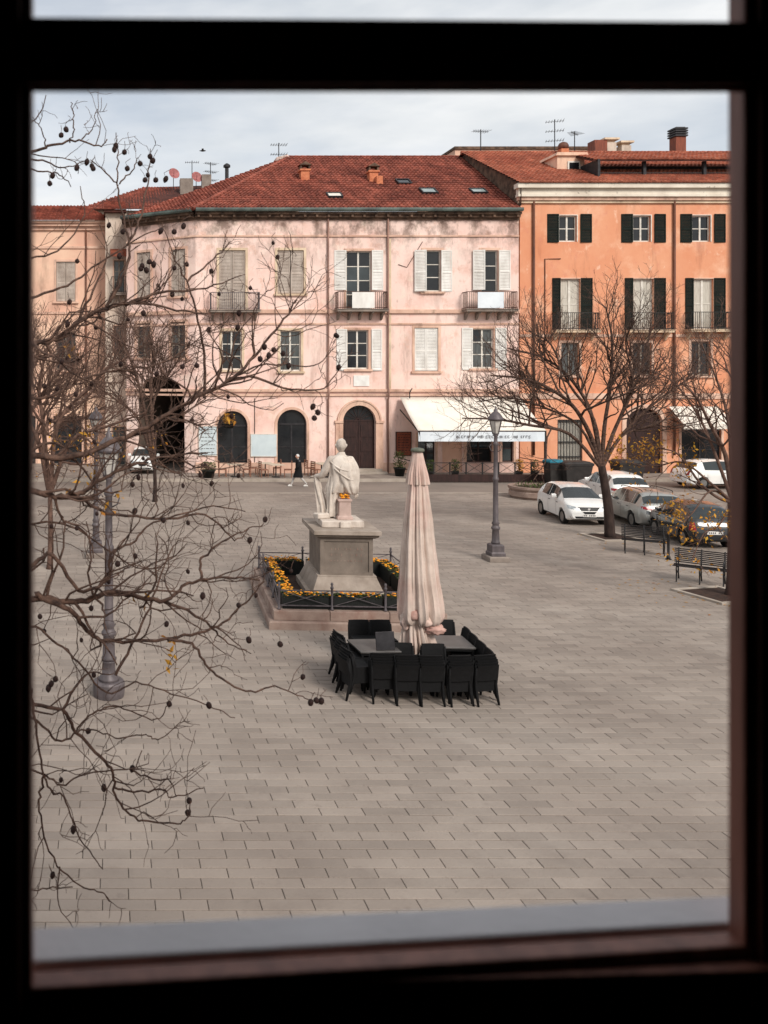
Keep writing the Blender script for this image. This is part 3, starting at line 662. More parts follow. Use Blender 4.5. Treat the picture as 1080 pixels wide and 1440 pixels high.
gr = q.build('grille_gate', M_['iron'], orange); MB().box(a, b, .18, .2, c, d).build('gate_backing', M_['curtain'], gr)
a, b, c, d, ry = oa
MB().prism(arch_poly(a+.01, b-.01, c, d-.01, ry), .18, .24).build('arched_gate', M_['wood_dark'], orange)
q = MB(); arch_ring(q, a, b, c, d, ry, .25, -.07, .03); q.build('surround', M_['trim_pink'], orange)
for o4 in og2: window(orange, *o4, cols=2, rows=2, fm='metal_dark', sill=False, trim='trim_pink')
# its roof: left verge shows above the pink roof
ZR = OZ2; RYb = 7.8; RZb = ZR + 4.0
A0 = Vector((-.35,-.55,ZR)); A1 = Vector((OX1,-.55,ZR)); B1 = Vector((OX1,RYb,RZb)); B0 = Vector((-.35,RYb,RZb))
rb = MB().add([A0,A1,B1,B0,(-.35,16,ZR),(OX1,16,ZR)], [(0,1,2,3),(3,2,5,4)]); roof2 = rb.build('roof', M_['roof_under'], orange)
tl = MB(); tiles(tl, [A0+Vector((0,0,.02)),A1+Vector((0,0,.02)),B1,B0], col=.26); ridge_caps(tl, B0, B1); tl.build('roof_tiles', M_['roof_tile_bright'], roof2, kind='stuff')
MB().add([(-.1,-.4,OZ-.2),(-.1,16,OZ-.2),(-.1,16,ZR),(-.1,RYb,RZb-.06),(-.1,-.4,ZR-.05)], [(0,1,2,3,4)]).build('gable_wall', M_['eave_dark'], orange)
n2 = Vector((1,0,0)).cross((B1-A1).normalized()).normalized()
def on_roof2(px, py):
    d = Vector(((px-CX)/F, 1, -(py-HY)/F)); o = Vector((0,0,EYE)) - ROOT2; t = (A1-o).dot(n2)/d.dot(n2); return o + d*t
# roof loggia with its own small tiled roof
c = on_roof2(838, 249); d2 = on_roof2(1180, 249); ly = c.y+.3; lz0 = c.z-.1; lz1 = lz0+1.15
q = MB().box(c.x, d2.x, ly+1.3, ly+1.4, lz0-.3, lz1); q.box(c.x-.05, c.x+.1, ly-.6, ly+1.3, lz0-.6, lz1)
for px in (838, 905, 990, 1070): xx = on_roof2(px, 249).x; q.box(xx+.12, xx+.3, ly-.1, ly+.1, lz0-.3, lz1)
lg = q.build('roof_loggia', M_['metal_dark'], roof2)
MB().box(c.x+.1, d2.x, ly-.02, ly+.02, lz0+.1, lz0+.16).box(c.x+.1, d2.x, ly-.02, ly+.02, lz0+.4, lz0+.45).build('rail', M_['iron'], lg)
e0 = Vector((c.x-.3,ly-.5,lz1)); e1 = Vector((d2.x,ly-.5,lz1)); e2 = Vector((d2.x,ly+2.2,lz1+1.0)); e3 = Vector((c.x-.3,ly+2.2,lz1+1.0))
lr = MB().add([e0,e1,e2,e3,e0-Vector((0,0,.12)),e1-Vector((0,0,.12)),e2-Vector((0,0,.12)),e3-Vector((0,0,.12))], [(0,1,2,3),(4,5,1,0),(7,6,5,4),(4,0,3,7)]).build('loggia_roof', M_['roof_under'], lg)
tl = MB(); tiles(tl, [e0,e1,e2,e3], col=.26); tl.build('loggia_tiles', M_['roof_tile_bright'], lg, kind='stuff')
# dormer with a small window
c = on_roof2(800, 240); q = MB().box(c.x-.75, c.x+1.0, c.y, c.y+2.5, c.z-.6, c.z+.95); q.prism([(c.x-.9,c.z+.95),(c.x+1.2,c.z+.95),(c.x+1.1,c.z+1.15),(c.x-.8,c.z+1.15)], c.y-.15, c.y+2.6)
dm = q.build('dormer', M_['plaster_left'], roof2); cc = MB().box(c.x-.1, c.x+.7, c.y-.06, c.y-.01, c.z-.05, c.z+.6).build('dormer_frame', M_['frame_white'], dm)
MB().box(c.x+.0, c.x+.6, c.y-.09, c.y-.062, c.z+.05, c.z+.5).build('pane', M_['pane'], dm)
def stack(px, py_base, py_top, w, m, dep=6.5, cap=None):
    p0 = P(px, py_base, YF+dep) - ROOT2; p1 = P(px, py_top, YF+dep) - ROOT2
    ch = MB().sq([(w,w,p0.z-1.2),(w,w,p1.z)], (p0.x,p0.y,0)).build('chimney', M_[m], roof2)
    if cap == 'bands':
        q = MB()
        for i in range(4): q.sq([(w*1.25,w*1.25,0),(w*1.25,w*1.25,.10)], (p0.x,p0.y,p1.z+.03+i*.17)); q.sq([(w*.9,w*.9,.10),(w*.9,w*.9,.17)], (p0.x,p0.y,p1.z+.03+i*.17))
        q.build('chimney_cap', M_['metal_dark'], ch)
    elif cap == 'dome': MB().lathe([(w*1.0,0),(w*1.3,.08),(w*1.35,.25),(w*1.0,.42),(w*.4,.5)], 12, (p0.x,p0.y,p1.z)).build('chimney_cap', M_['pipe_brown'], ch, True)
    elif cap == 'flat': MB().sq([(w*.8,w*.8,0),(w*.8,w*.8,.15),(w*1.4,w*1.4,.17),(w*1.4,w*1.4,.3)], (p0.x,p0.y,p1.z)).build('chimney_cap', M_['trim_cream'], ch)
stack(953, 214, 194, .36, 'wood_red', 9, 'bands'); stack(792, 222, 210, .26, 'terracotta', 7, 'dome'); stack(840, 214, 199, .45, 'wood_red', 9); stack(855, 214, 202, .38, 'plaster_old', 9, 'flat'); stack(877, 214, 206, .34, 'plaster_old', 9, 'flat')
MB().prism([(gx(905),gz(232)),(gx(1015),gz(232)),(gx(975),gz(206)),(gx(935),gz(206))], 9, 13).build('roof_hood', M_['gutter'], roof2)

# ------------------------------------------------------------------ buildings to the left and behind
YL = 58.0; kl = YL/F; ROOT3 = Vector(((-130-CX)*kl, YL, 0))
left = thing('cream_building', ROOT3, 'cream building with low red roof beyond the street mouth, behind the bare branches', 'building')
hx = lambda px: (px-CX)*kl - ROOT3.x
hz = lambda py: EYE - (py-HY)*kl
lops = []
for a, b in ((-60,-34),(5,31),(79,106)):
    for c, d in ((368,424),(470,520)): lops.append((hx(a),hx(b),hz(d),hz(c)))
lg_ops = [(hx(a),hx(b),.12,hz(585)) for a, b in ((-70,-24),(10,50),(75,115))]
wb = MB(); LX1 = hx(152); LZ = hz(322); wall_panel(wb, 0, LX1, 0, LZ, lops+lg_ops, .25)
wb.add([(LX1,0,0),(LX1,2.1,0),(LX1,2.1,LZ),(LX1,0,LZ)], [(0,1,2,3)]); wb.build('wall', M_['plaster_left'], left)
for i, o4 in enumerate(lops):
    window(left, *o4, cols=2, rows=3, fm='frame_grey', trim='trim_pink')
    if i % 2 == 0:
        for s0, s1 in ((o4[0]+.02,(o4[0]+o4[1])/2-.02),((o4[0]+o4[1])/2+.02,o4[1]-.02)): shutter(left, s0, s1, o4[2]+.03, o4[3]-.03, 'shutter_grey', .05)
for o4 in lg_ops: window(left, *o4, cols=2, rows=2, fm='metal_dark', sill=False, trim='trim_pink')
for dz0, dz1, d in ((-.1,.15,.15),(.15,.35,.35),(.35,.5,.5)): MB().box(-.1, LX1+d*.5, -d, .05, LZ+dz0, LZ+dz1).build('cornice', M_['trim_pink'], left)
for py in (348, 440, 555): MB().box(0, LX1, -.08, .02, hz(py)-.08, hz(py)+.08).build('string_course', M_['trim_pink'], left)
MB().tube([(hx(121),-.1,LZ),(hx(121),-.1,.2)], .06, 8).build('drainpipe', M_['pipe_brown'], left, True)
a0 = Vector((-.2,-.6,LZ+.5)); a1 = Vector((LX1+.4,-.6,LZ+.5)); a2 = Vector((LX1-1.6,5.5,LZ+2.6)); a3 = Vector((-.2,5.5,LZ+2.6)); a4 = Vector((LX1+.4,12,LZ+.5))
rf = MB().add([a0,a1,a2,a3,a4], [(0,1,2,3),(1,4,2)]).build('roof', M_['roof_under'], left); tl = MB(); tiles(tl, [a0,a1,a2,a3]); tl.build('roof_tiles', M_['roof_tile'], rf, kind='stuff')
# grey old house filling the side street
YB = 70.0; kb = YB/F; ROOT4 = Vector(((120-CX)*kb, YB, 0))
old = thing('rear_house', ROOT4, 'house with a long tiled roof rising behind the pink corner building', 'building')
ix = lambda px: (px-CX)*kb - ROOT4.x
iz = lambda py: EYE - (py-HY)*kb
bops = [(ix(200),ix(218),iz(410),iz(362))]
wb = MB(); wall_panel(wb, 0, ix(420), 0, iz(296), bops, .25); wb.add([(0,0,0),(0,12,0),(0,12,iz(296)),(0,0,iz(296))], [(3,2,1,0)]); wb.build('wall', M_['plaster_old'], old)
for o4 in bops: window(old, *o4, cols=2, rows=3, fm='frame_grey', trim='trim_pink')
z0 = iz(296); a0 = Vector((-.6,-.6,z0)); a1 = Vector((ix(420),-.6,z0)); a2 = Vector((ix(420),5,z0+3.4)); a3 = Vector((5.0,5,z0+3.0)); a4 = Vector((-.6,12,z0))
rf = MB().add([a0,a1,a2,a3,a4], [(0,1,2,3),(4,0,3)]).build('roof', M_['roof_under'], old); tl = MB(); tiles(tl, [a0,a1,a2,a3]); tl.build('roof_tiles', M_['roof_tile'], rf, kind='stuff')
for px, py, w in ((262,262,.55),(290,256,.4)):
    p = P(px,py,YB+3)-ROOT4; MB().sq([(w,w*.7,-1.6),(w,w*.7,.6)], p).build('chimney', M_['concrete'], rf)
p = P(319,262,YB+3)-ROOT4; MB().lathe([(.16,-1.5),(.16,1.6),(.3,1.62),(.3,1.8),(.1,1.95)], 10, p).build('flue_pipe', M_['metal_dark'], rf)
# narrow house squeezed into the side street
YA = 56.4; ka = YA/F; ROOT6 = Vector((.06, YA, 0)); nar = thing('narrow_house', ROOT6, 'narrow weathered grey house squeezed between the cream and the pink buildings', 'building')
jx = lambda px: (px-CX)*ka - ROOT6.x
jz = lambda py: EYE - (py-HY)*ka
nops = [(jx(160),jx(175),jz(412),jz(366)),(jx(160),jx(175),jz(500),jz(458)),(jx(158),jx(177),.12,jz(600))]
wb = MB(); wall_panel(wb, 0, 1.38, 0, jz(300), nops, .2); wb.add([(0,0,0),(0,1.6,0),(0,1.6,jz(300)),(0,0,jz(300))], [(3,2,1,0)]); wb.build('wall', M_['plaster_old'], nar)
for o4 in nops: window(nar, *o4, cols=2, rows=3, fm='frame_grey', trim='trim_pink', sill=False, tw=.06)
balcony(nar, jx(157), jx(179), jz(413), m='iron', br=3, dep=.6)
MB().add([(jx(155),-.02,jz(350)),(jx(180),-.02,jz(350)),(jx(180),-.8,jz(357)),(jx(155),-.8,jz(357)),(jx(155),-.8,jz(363)),(jx(180),-.8,jz(363))], [(0,1,2,3),(3,2,5,4)]).build('balcony_awning', M_['wood_red'], nar)
rf = MB().box(-.1, 1.36, -.4, 3, jz(300), jz(296)).build('roof', M_['roof_under'], nar); tl = MB(); tiles(tl, [(-.1,-.45,jz(296)),(1.36,-.45,jz(296)),(1.36,3,jz(296)+1.1),(-.1,3,jz(296)+1.1)]); tl.build('roof_tiles', M_['roof_tile'], rf, kind='stuff')
# a further roof behind the two main houses, closing the skyline
YBB = 74.0; ROOT5 = Vector(((560-CX)*YBB/F, YBB, 0))
far = thing('rear_building', ROOT5, 'house with a plain parapet just showing behind the orange building roofline', 'building')
zt = EYE-(210-HY)*YBB/F; x1 = (850-CX)*YBB/F-ROOT5.x; xm = (640-CX)*YBB/F-ROOT5.x
wb = MB(); wall_panel(wb, xm, x1, 0, zt, [], .2); wb.add([(xm,0,0),(xm,9,0),(xm,9,zt),(xm,0,zt)], [(3,2,1,0)]); wb.build('wall', M_['plaster_left'], far)
MB().box(xm-.1, x1+.1, -.15, 9, zt, zt+.22).build('parapet_coping', M_['eave_dark'], far)
# ------------------------------------------------------------------ skinned figures
def skin(name, joints, edges, m, parent=None, sub=2, root=0):
    me = bpy.data.meshes.new(name); me.from_pydata([j[0] for j in joints], edges, []); me.materials.append(m)
    o = link(name, me, parent); md = o.modifiers.new('skin', 'SKIN'); md.use_smooth_shade = True
    for i, j in enumerate(joints):
        r = j[1]; me.skin_vertices[0].data[i].radius = (r, r) if not hasattr(r, '__len__') else r
    me.skin_vertices[0].data[root].use_root = True
    s_ = o.modifiers.new('sub', 'SUBSURF'); s_.levels = sub; s_.render_levels = sub
    return o
def loft(rings, close=True):                       # rings: lists of points, same count
    q = MB(); n = len(rings[0]); vs = [p for r in rings for p in r]
    fs = [(i*n+k, i*n+(k+1) % n, (i+1)*n+(k+1) % n, (i+1)*n+k) for i in range(len(rings)-1) for k in range(n)]
    if close: fs += [tuple(reversed(range(n))), tuple(range((len(rings)-1)*n, len(rings)*n))]
    return q.add(vs, fs)
# ------------------------------------------------------------------ monument
MR = R(-4.1)
mon = Vector((6.22, 22.55, 0))
base = thing('monument_base', mon, 'stepped brownish stone platform carrying the fenced flower bed and pedestal', 'platform', rz=MR)
hw, hd = 2.14, 2.45
q = MB().sq([(hw,hd,-.02),(hw,hd,.16),(hw-.03,hd-.03,.19)]).build('step', M_['stone_brown'], base)
for i, (x0,x1,y0,y1) in enumerate(((-hw+.12,-.7,-hd+.12,-hd+.62),(-.69,.69,-hd+.12,-hd+.62),(.7,hw-.12,-hd+.12,-hd+.62),(-hw+.12,-.5,hd-.62,hd-.12),(-.49,hw-.12,hd-.62,hd-.12),(-hw+.12,-hw+.62,-hd+.63,-.01),(-hw+.12,-hw+.62,.0,hd-.63),(hw-.62,hw-.12,-hd+.63,-.01),(hw-.62,hw-.12,0,hd-.63))):
    bevel(MB().box(x0, x1, y0, y1, .19, .42).build('kerb_block', M_['stone_brown'], base), .015)
MB().box(-hw+.63, hw-.63, -hd+.63, hd-.63, .19, .33).build('bed', M_['soil'], base)
ped = thing('pedestal', mon + Vector((0,0,.33)), 'square grey stone pedestal with overhanging slab cap under the statue', 'pedestal', rz=MR)
bevel(MB().sq([(.98,1.14,0),(.98,1.14,.16),(.90,1.06,.2),(.74,.88,.58),(.74,.88,.62)]).build('plinth', M_['stone_grey'], ped), .012)
dw, dd = .66, .80
bevel(MB().sq([(dw,dd,.62),(dw,dd,1.56)]).build('die', M_['stone_die'], ped), .008)
q = MB()                                           # raised frame on the faces of the die
for sy in (-1, 1):
    y0, y1 = (sy*dd, sy*(dd+.03)) if sy > 0 else (sy*(dd+.03), sy*dd)
    for x0, x1, z0, z1 in ((-dw,-dw+.1,.62,1.56),(dw-.1,dw,.62,1.56),(-dw+.1,dw-.1,.62,.70),(-dw+.1,dw-.1,1.48,1.56)): q.box(x0, x1, y0, y1, z0, z1)
q.build('die_moulding', M_['stone_die'], ped)
# worn inscription cut in the die: short strokes, no longer readable
q = MB(); r3 = random.Random(5)
for row, (zz, n, h) in enumerate(((1.28,9,.06),(1.13,7,.06),(.98,10,.04))):
    for i in range(n):
        x = lerp(-.38,.38,i/(n-1)) + r3.uniform(-.01,.01)
        if r3.random() < .8: q.box(x-.008, x+.008, -dd-.006, -dd-.001, zz-h/2, zz+h/2)
        if r3.random() < .6: q.box(x-.02, x+.025, -dd-.006, -dd-.001, zz-.006, zz+.006)
q.build('inscription', M_['stone_brown'], ped, kind='stuff')
MB().sq([(.70,.84,1.56),(.78,.92,1.60),(.80,.94,1.66)]).build('neck_moulding', M_['stone_die'], ped)
bevel(MB().sq([(.84,.99,1.66),(.84,.99,1.77)]).build('cap_slab', M_['stone_grey'], ped), .012)
# statue, seen from behind
SZ = mon.z + 2.10
st = thing('statue', (mon.x+.02, mon.y, SZ), 'white marble statue of a standing man in a long coat, seen from behind', 'statue', rz=MR)
bevel(MB().box(-.58,.50,-.50,.50,0,.17).box(-.12,.16,-.56,-.501,0,.16).build('statue_base', M_['marble'], st), .02)
bevel(MB().sq([(.2,.14,.17),(.2,.14,.24),(.16,.12,.28),(.145,.11,.62),(.18,.13,.66),(.18,.13,.70)], (.06,-.16,0)).build('stump', M_['marble_pink'], st), .012)
q = MB(); r3 = random.Random(2)
for i in range(26):
    a = r3.uniform(0, 6.28); rr = r3.uniform(0,.13); c = Vector((.05+rr*math.cos(a), -.17+rr*.6*math.sin(a), .72+r3.uniform(0,.10)))
    q.lathe([(.0,-.03),(.035,0),(.0,.03)], 6, c)
q.build('flower_offering', M_['flower_orange'], st, kind='stuff')
J = [((0.0,-.02,1.05),(.19,.15)), ((.0,-.03,1.32),(.20,.15)), ((.0,-.03,1.62),(.24,.15)), ((.0,-.02,1.80),(.10,.09)), ((.01,.01,1.93),(.085,.09)),
     ((-.27,-.01,1.72),(.12,.11)), ((-.40,-.04,1.46),(.115,.115)), ((-.47,.02,1.28),(.10,.10)), ((-.60,.14,1.26),(.06,.06)), ((-.67,.20,1.25),(.05,.03)),
     ((.27,-.01,1.72),(.12,.11)), ((.38,-.06,1.44),(.11,.115)), ((.38,-.10,1.14),(.09,.095)), ((.37,-.09,.92),(.06,.06)), ((.38,-.07,.82),(.05,.03)),
     ((-.13,.0,.92),(.13,.14)), ((-.17,.08,.56),(.10,.10)), ((-.18,.04,.25),(.065,.07)), ((-.19,.16,.20),(.06,.035)), ((-.20,.26,.19),(.045,.03)),
     ((.13,.0,.92),(.13,.14)), ((.17,.0,.56),(.095,.10)), ((.20,-.03,.25),(.065,.07)), ((.22,.08,.20),(.06,.035)), ((.24,.18,.19),(.045,.03))]
E = [(0,1),(1,2),(2,3),(3,4),(2,5),(5,6),(6,7),(7,8),(8,9),(2,10),(10,11),(11,12),(12,13),(13,14),(0,15),(15,16),(16,17),(17,18),(18,19),(0,20),(20,21),(21,22),(22,23),(23,24)]
skin('body', J, E, M_['marble'], st, 2, 0)
# head with face (turned away), hair
bm = bmesh.new(); bmesh.ops.create_uvsphere(bm, u_segments=20, v_segments=14, radius=1)
for v in bm.verts:
    x, y, z = v.co; v.co = Vector((x*.125*(1-.18*max(0,-z)), y*.15 + (.012 if z < 0 else 0), z*.185))
    if y > .8 and -.3 < z < .15 and abs(x) < .25: v.co.y += .03
    if z < -.45 and y > 0: v.co.y += .015
    a = math.sin(9*x+3*z)*math.sin(11*z)*.008
    if y < .35 and z > -.35: v.co += Vector((x,y,z)).normalized()*(.012+a)
for f in bm.faces: f.smooth = True
me = bpy.data.meshes.new('head'); bm.to_mesh(me); bm.free(); me.materials.append(M_['marble']); link('head', me, st, loc=(.015,.02,2.08), rot=(R(6),0,R(8)))
q = MB()
for sx in (-1, 1):
    q.tube(cat_rom([(.015+sx*.122,.01,2.05),(.015+sx*.142,.0,2.09),(.015+sx*.138,.02,2.12)],3), .018, 6)
q.build('ear', M_['marble'], st, True)
for sx, hx_, hy_, hz_, dr in ((-1,-.69,.21,1.245,(-.8,.5,-.2)), (1,.385,-.06,.79,(.15,.15,-1))):
    d = Vector(dr).normalized(); q = MB(); side = d.cross(Vector((0,0,1)) if abs(d.z) < .9 else Vector((0,1,0))).normalized()
    for f in range(4):
        o0 = Vector((hx_,hy_,hz_)) + side*(f-1.5)*.024; Lf = (.085,.1,.095,.075)[f]; bend = Vector((0,0,-1)) if abs(d.z) < .9 else Vector((0,.6,0))
        q.tube([o0-d*.02, o0+d*Lf*.5, o0+d*Lf*.85+bend*.02, o0+d*Lf+bend*.05], [.014,.013,.012,.008], 6)
    o0 = Vector((hx_,hy_,hz_)) - d*.03; q.tube([o0, o0+side*.05*sx+d*.03, o0+side*.055*sx+d*.07], [.016,.014,.009], 6)
    q.build('fingers', M_['marble'], st, True)
# coat: folds hanging from the shoulders, open in front, longer at the back; cape over the right shoulder
def coat_rings(spec, n=40, a0=0, seed=1):
    r3 = random.Random(seed); ph = [r3.uniform(0,6.28) for _ in range(4)]; rings = []
    for z, rx, ry, cx, cy, fold in spec:
        ring = []
        for k2_ in range(n):
            a = 2*math.pi*k2_/n; f = 1 + fold*(math.sin(7*a+ph[0]+z*2)*.6 + math.sin(11*a+ph[1]-z*3)*.4)
            ring.append((cx+rx*f*math.cos(a), cy+ry*f*math.sin(a), z))
        rings.append(ring)
    return rings
spec = [(1.84,.10,.10,0,-.02,.02),(1.79,.22,.16,0,-.02,.04),(1.72,.32,.19,0,-.02,.05),(1.56,.325,.21,0,-.03,.07),(1.38,.285,.20,-.01,-.03,.09),(1.22,.27,.19,-.03,-.03,.12),(1.05,.28,.21,-.06,-.01,.16),(.92,.29,.21,-.09,.02,.2),(.86,.27,.20,-.10,.03,.22)]
smooth_by_angle(loft(coat_rings(spec, 60, seed=4)).build('coat', M_['marble'], st), 55)
spec = [(1.30,.16,.10,-.14,-.06,.12),(1.0,.15,.12,-.20,-.04,.22),(.7,.13,.12,-.23,-.02,.26),(.45,.12,.12,-.24,0,.28),(.22,.13,.12,-.24,.02,.28)]
smooth_by_angle(loft(coat_rings(spec, 48, seed=7)).build('coat_tail', M_['marble'], st), 55)
spec = [(1.66,.18,.11,.15,-.14,.06),(1.52,.23,.11,.14,-.18,.12),(1.42,.24,.12,.14,-.20,.15),(1.24,.23,.11,.16,-.20,.2),(1.04,.20,.10,.2,-.19,.24),(.88,.15,.08,.25,-.17,.26),(.82,.08,.05,.28,-.15,.2)]
smooth_by_angle(loft(coat_rings(spec, 48, seed=9)).build('cape', M_['marble'], st), 55)
q = MB().tube(cat_rom([(-.30,-.12,1.68),(-.08,-.24,1.50),(.16,-.30,1.46),(.36,-.14,1.56)],5), [.026]*16, 6); q.tube(cat_rom([(-.2,-.2,1.5),(0,-.29,1.33),(.2,-.31,1.22),(.33,-.2,1.25)],5), [.022]*16, 6); q.build('cape_fold', M_['marble'], st, True)
spec = [(1.26,.05,.05,-.62,.16,.1),(1.05,.09,.08,-.58,.16,.25),(.8,.10,.09,-.52,.15,.3),(.5,.12,.10,-.46,.14,.32),(.17,.15,.12,-.42,.12,.32)]
smooth_by_angle(loft(coat_rings(spec, 40, seed=3)).build('drapery', M_['marble'], st), 55)
bevel(MB().box(-.2,.2,-.12,.12,0,.14,Matrix.Translation((-.50,-.05,.17)) @ Matrix.Rotation(R(25),4,'Z')).build('books', M_['marble'], st), .03)
# iron fence with crossed panels
fen = thing('iron_fence', mon + Vector((0,0,.42)), 'low black iron fence with crossed panels round the monument flower bed', 'fence', rz=MR)
fw_, fd_ = 1.88, 2.2
def fence_side(p0, p1, n):
    p0, p1 = Vector(p0), Vector(p1)
    for i in range(n):
        a, b = p0.lerp(p1, i/n), p0.lerp(p1, (i+1)/n); d = (b-a).normalized()
        ps = MB().lathe([(.045,0),(.045,.03),(.028,.05),(.028,.50),(.04,.52),(.04,.55),(.02,.58),(.035,.62),(.02,.66)], 8, a); ps.build('post', M_['iron_grey'], fen, True)
        q = MB(); a2, b2_ = a+d*.03, b-d*.03
        for z in (.10,.46): q.bar(a2+Vector((0,0,z)), b2_+Vector((0,0,z)), .026)
        q.build('rail', M_['iron_grey'], fen)
        q = MB(); m_ = (a2+b2_)/2
        q.bar(a2+Vector((0,0,.46)), b2_+Vector((0,0,.10)), .014); q.bar(a2+Vector((0,0,.10)), b2_+Vector((0,0,.46)), .012); q.build('cross_bars', M_['iron_grey'], fen)
c4 = [(-fw_,-fd_,0),(fw_,-fd_,0),(fw_,fd_,0),(-fw_,fd_,0)]
for (a, b), n in zip(zip(c4, c4[1:]+c4[:1]), (3,4,3,4)): fence_side(a, b, n)
# flower troughs inside the fence
def trough(c, L_, rz, label, flow='flower_orange', dens=1.0, seed=1):
    t = thing('flower_trough', mon + Matrix.Rotation(MR,3,'Z') @ Vector(c) + Vector((0,0,.335)), label, 'planter', 'flower troughs inside the monument fence', rz=MR+rz)
    q = MB().box(-L_/2,L_/2,-.16,-.13,.0,.40).box(-L_/2,L_/2,.13,.16,0,.40).box(-L_/2,-L_/2+.03,-.13,.13,0,.40).box(L_/2-.03,L_/2,-.13,.13,0,.40).box(-L_/2+.03,L_/2-.03,-.13,.13,0,.02); q.build('box', M_['planter_dark'], t)
    MB().box(-L_/2+.03,L_/2-.03,-.13,.13,.3,.36).build('soil', M_['soil'], t)
    r3 = random.Random(seed); q = MB(); lf = MB()
    for i in range(int(60*L_*dens)):
        x, y = r3.uniform(-L_/2+.03,L_/2-.03), r3.uniform(-.15,.15)
        if math.sin(x*9+seed*2.1)*math.sin(y*14+seed) > .55: continue
        z = .39+r3.uniform(0,.09); s_ = r3.uniform(.022,.042)
        q.lathe([(s_*.3,-.012),(s_,0),(s_*.8,.012),(s_*.2,.018)], 6, (x,y,z), r3.random())
    for i in range(int(300*L_)):
        x, y = r3.uniform(-L_/2,L_/2), r3.uniform(-.17,.17); z = .33+r3.uniform(0,.1); a = r3.uniform(0,6.28); s_ = r3.uniform(.02,.05)
        dx, dy = math.cos(a)*s_, math.sin(a)*s_; lf.add([(x-dx,y-dy,z),(x+dy*.5,y-dx*.5,z+.01),(x+dx,y+dy,z+r3.uniform(-.02,.03)),(x-dy*.5,y+dx*.5,z+.01)], [(0,1,2,3)])
    q.build('blossoms', M_[flow], t, kind='stuff'); lf.build('leaves', M_['leaf_green'], t, kind='stuff')
ON = ('first','second','third')
for i in range(3): trough((-1.62,-1.35+i*1.2,0), 1.05, R(90), f'{ON[i]} orange flower trough towards the cafe, in the row below the statue\'s held-out arm', seed=10+i)
for i in range(3): trough((-1.2+i*1.2,-1.98,0), 1.15, 0, f'{ON[i]} orange flower trough towards the lamp, in the row behind the statue\'s back', seed=20+i, dens=.8)
for i in range(3): trough((-1.2+i*1.2,1.95,0), 1.1, 0, f'{ON[i]} orange flower trough towards the lamp, in the row the statue faces', seed=30+i)
for i in range(3): trough((1.62,-1.2+i*1.2,0), 1.05, R(90), f'{ON[i]} sparse flower trough towards the cafe, in the row on the lamp side', seed=40+i, dens=.6)
# ------------------------------------------------------------------ folded parasol and stacked terrace furniture
PU = Vector((6.2, 16.9, 0))
um = thing('parasol', PU, 'tall folded beige pink canvas parasol tied with a strap amid stacked black chairs', 'parasol')
MB().lathe([(.03,0),(.03,4.5)], 10).build('pole', M_['iron_grey'], um, True)
bevel(MB().box(-.45,.45,-.45,.45,0,.09).box(-.1,.1,-.1,.1,.09,.35).build('base', M_['concrete'], um), .02)
def folds(spec, n=96, seed=1, nf=8, sharp=.5):
    r3 = random.Random(seed); ph = [r3.uniform(0,6.28) for _ in range(5)]; amp = [r3.uniform(.6,1.3) for _ in range(nf*2)]; rings = []
    for z, r, cx, cy, f in spec:
        ring = []
        for i in range(n):
            a = 2*math.pi*i/n + .08*math.sin(z*1.3); kf = (a/(2*math.pi)*nf) % nf; j = int(kf) % nf; t = kf-int(kf)
            w = (1-abs(2*t-1))**sharp*2-1
            w = w*amp[j] + .35*math.sin(3*nf*a+ph[0]+z*.8) + .2*math.sin(5*nf*a+ph[1]-z*1.7)
            zz = z + .02*math.sin(nf*a+ph[2]) if r > .3 else z
            rr = r*(1+f*w); ring.append((cx+rr*math.cos(a), cy+rr*math.sin(a)*.92, zz))
        rings.append(ring)
    return rings
sp_ = [(4.52,0.086,0,0,.03),(4.40,0.102,0,0,.06),(4.15,0.135,0,0,.10),(3.9,0.164,0,0,.13),(3.6,0.193,0,0,.15),(3.2,0.230,.0,0,.17),(2.8,0.267,.0,0,.18),(2.4,0.299,.01,0,.19),(2.0,0.328,.02,0,.20),(1.7,0.353,.03,0,.21),(1.45,0.369,.04,0,.22),(1.28,0.361,.05,0,.24),(1.18,0.328,.05,0,.25),(1.14,0.262,.04,0,.25),(1.22,0.180,.0,0,.2),(1.4,0.131,0,0,.15)]
smooth_by_angle(loft(folds(sp_, 112, 3, 9), False).build('canopy', M_['canvas'], um), 80)
sp_ = [(1.45,.15,-.04,0,.12),(1.32,.15,-.05,0,.12),(1.2,.19,-.05,0,.2),(1.0,.22,-.04,-.02,.3),(.8,.24,-.02,-.02,.36),(.66,.26,0,-.02,.4),(.6,.265,0,-.02,.42)]
smooth_by_angle(loft(folds(sp_, 96, 6, 7), False).build('canopy_hem', M_['canvas'], um), 80)
sp_ = [(4.50,.095,0,0,.04),(4.3,.13,0,0,.12),(4.1,.168,0,0,.2),(3.92,.185,.01,0,.26),(3.88,.185,.01,0,.28)]
smooth_by_angle(loft(folds(sp_, 96, 11, 8), False).build('vent_flap', M_['canvas'], um), 80)
r3 = random.Random(8); q = MB()
for j in range(2): q.tube([( -.04+.2*math.cos(a)+.01*math.sin(5*a), .19*math.sin(a), 1.34+j*.05+.05*math.sin(a+.6)) for a in [i*2*math.pi/20 for i in range(21)]], .03, 6)
q.build('strap', M_['canvas_pink'], um, True)
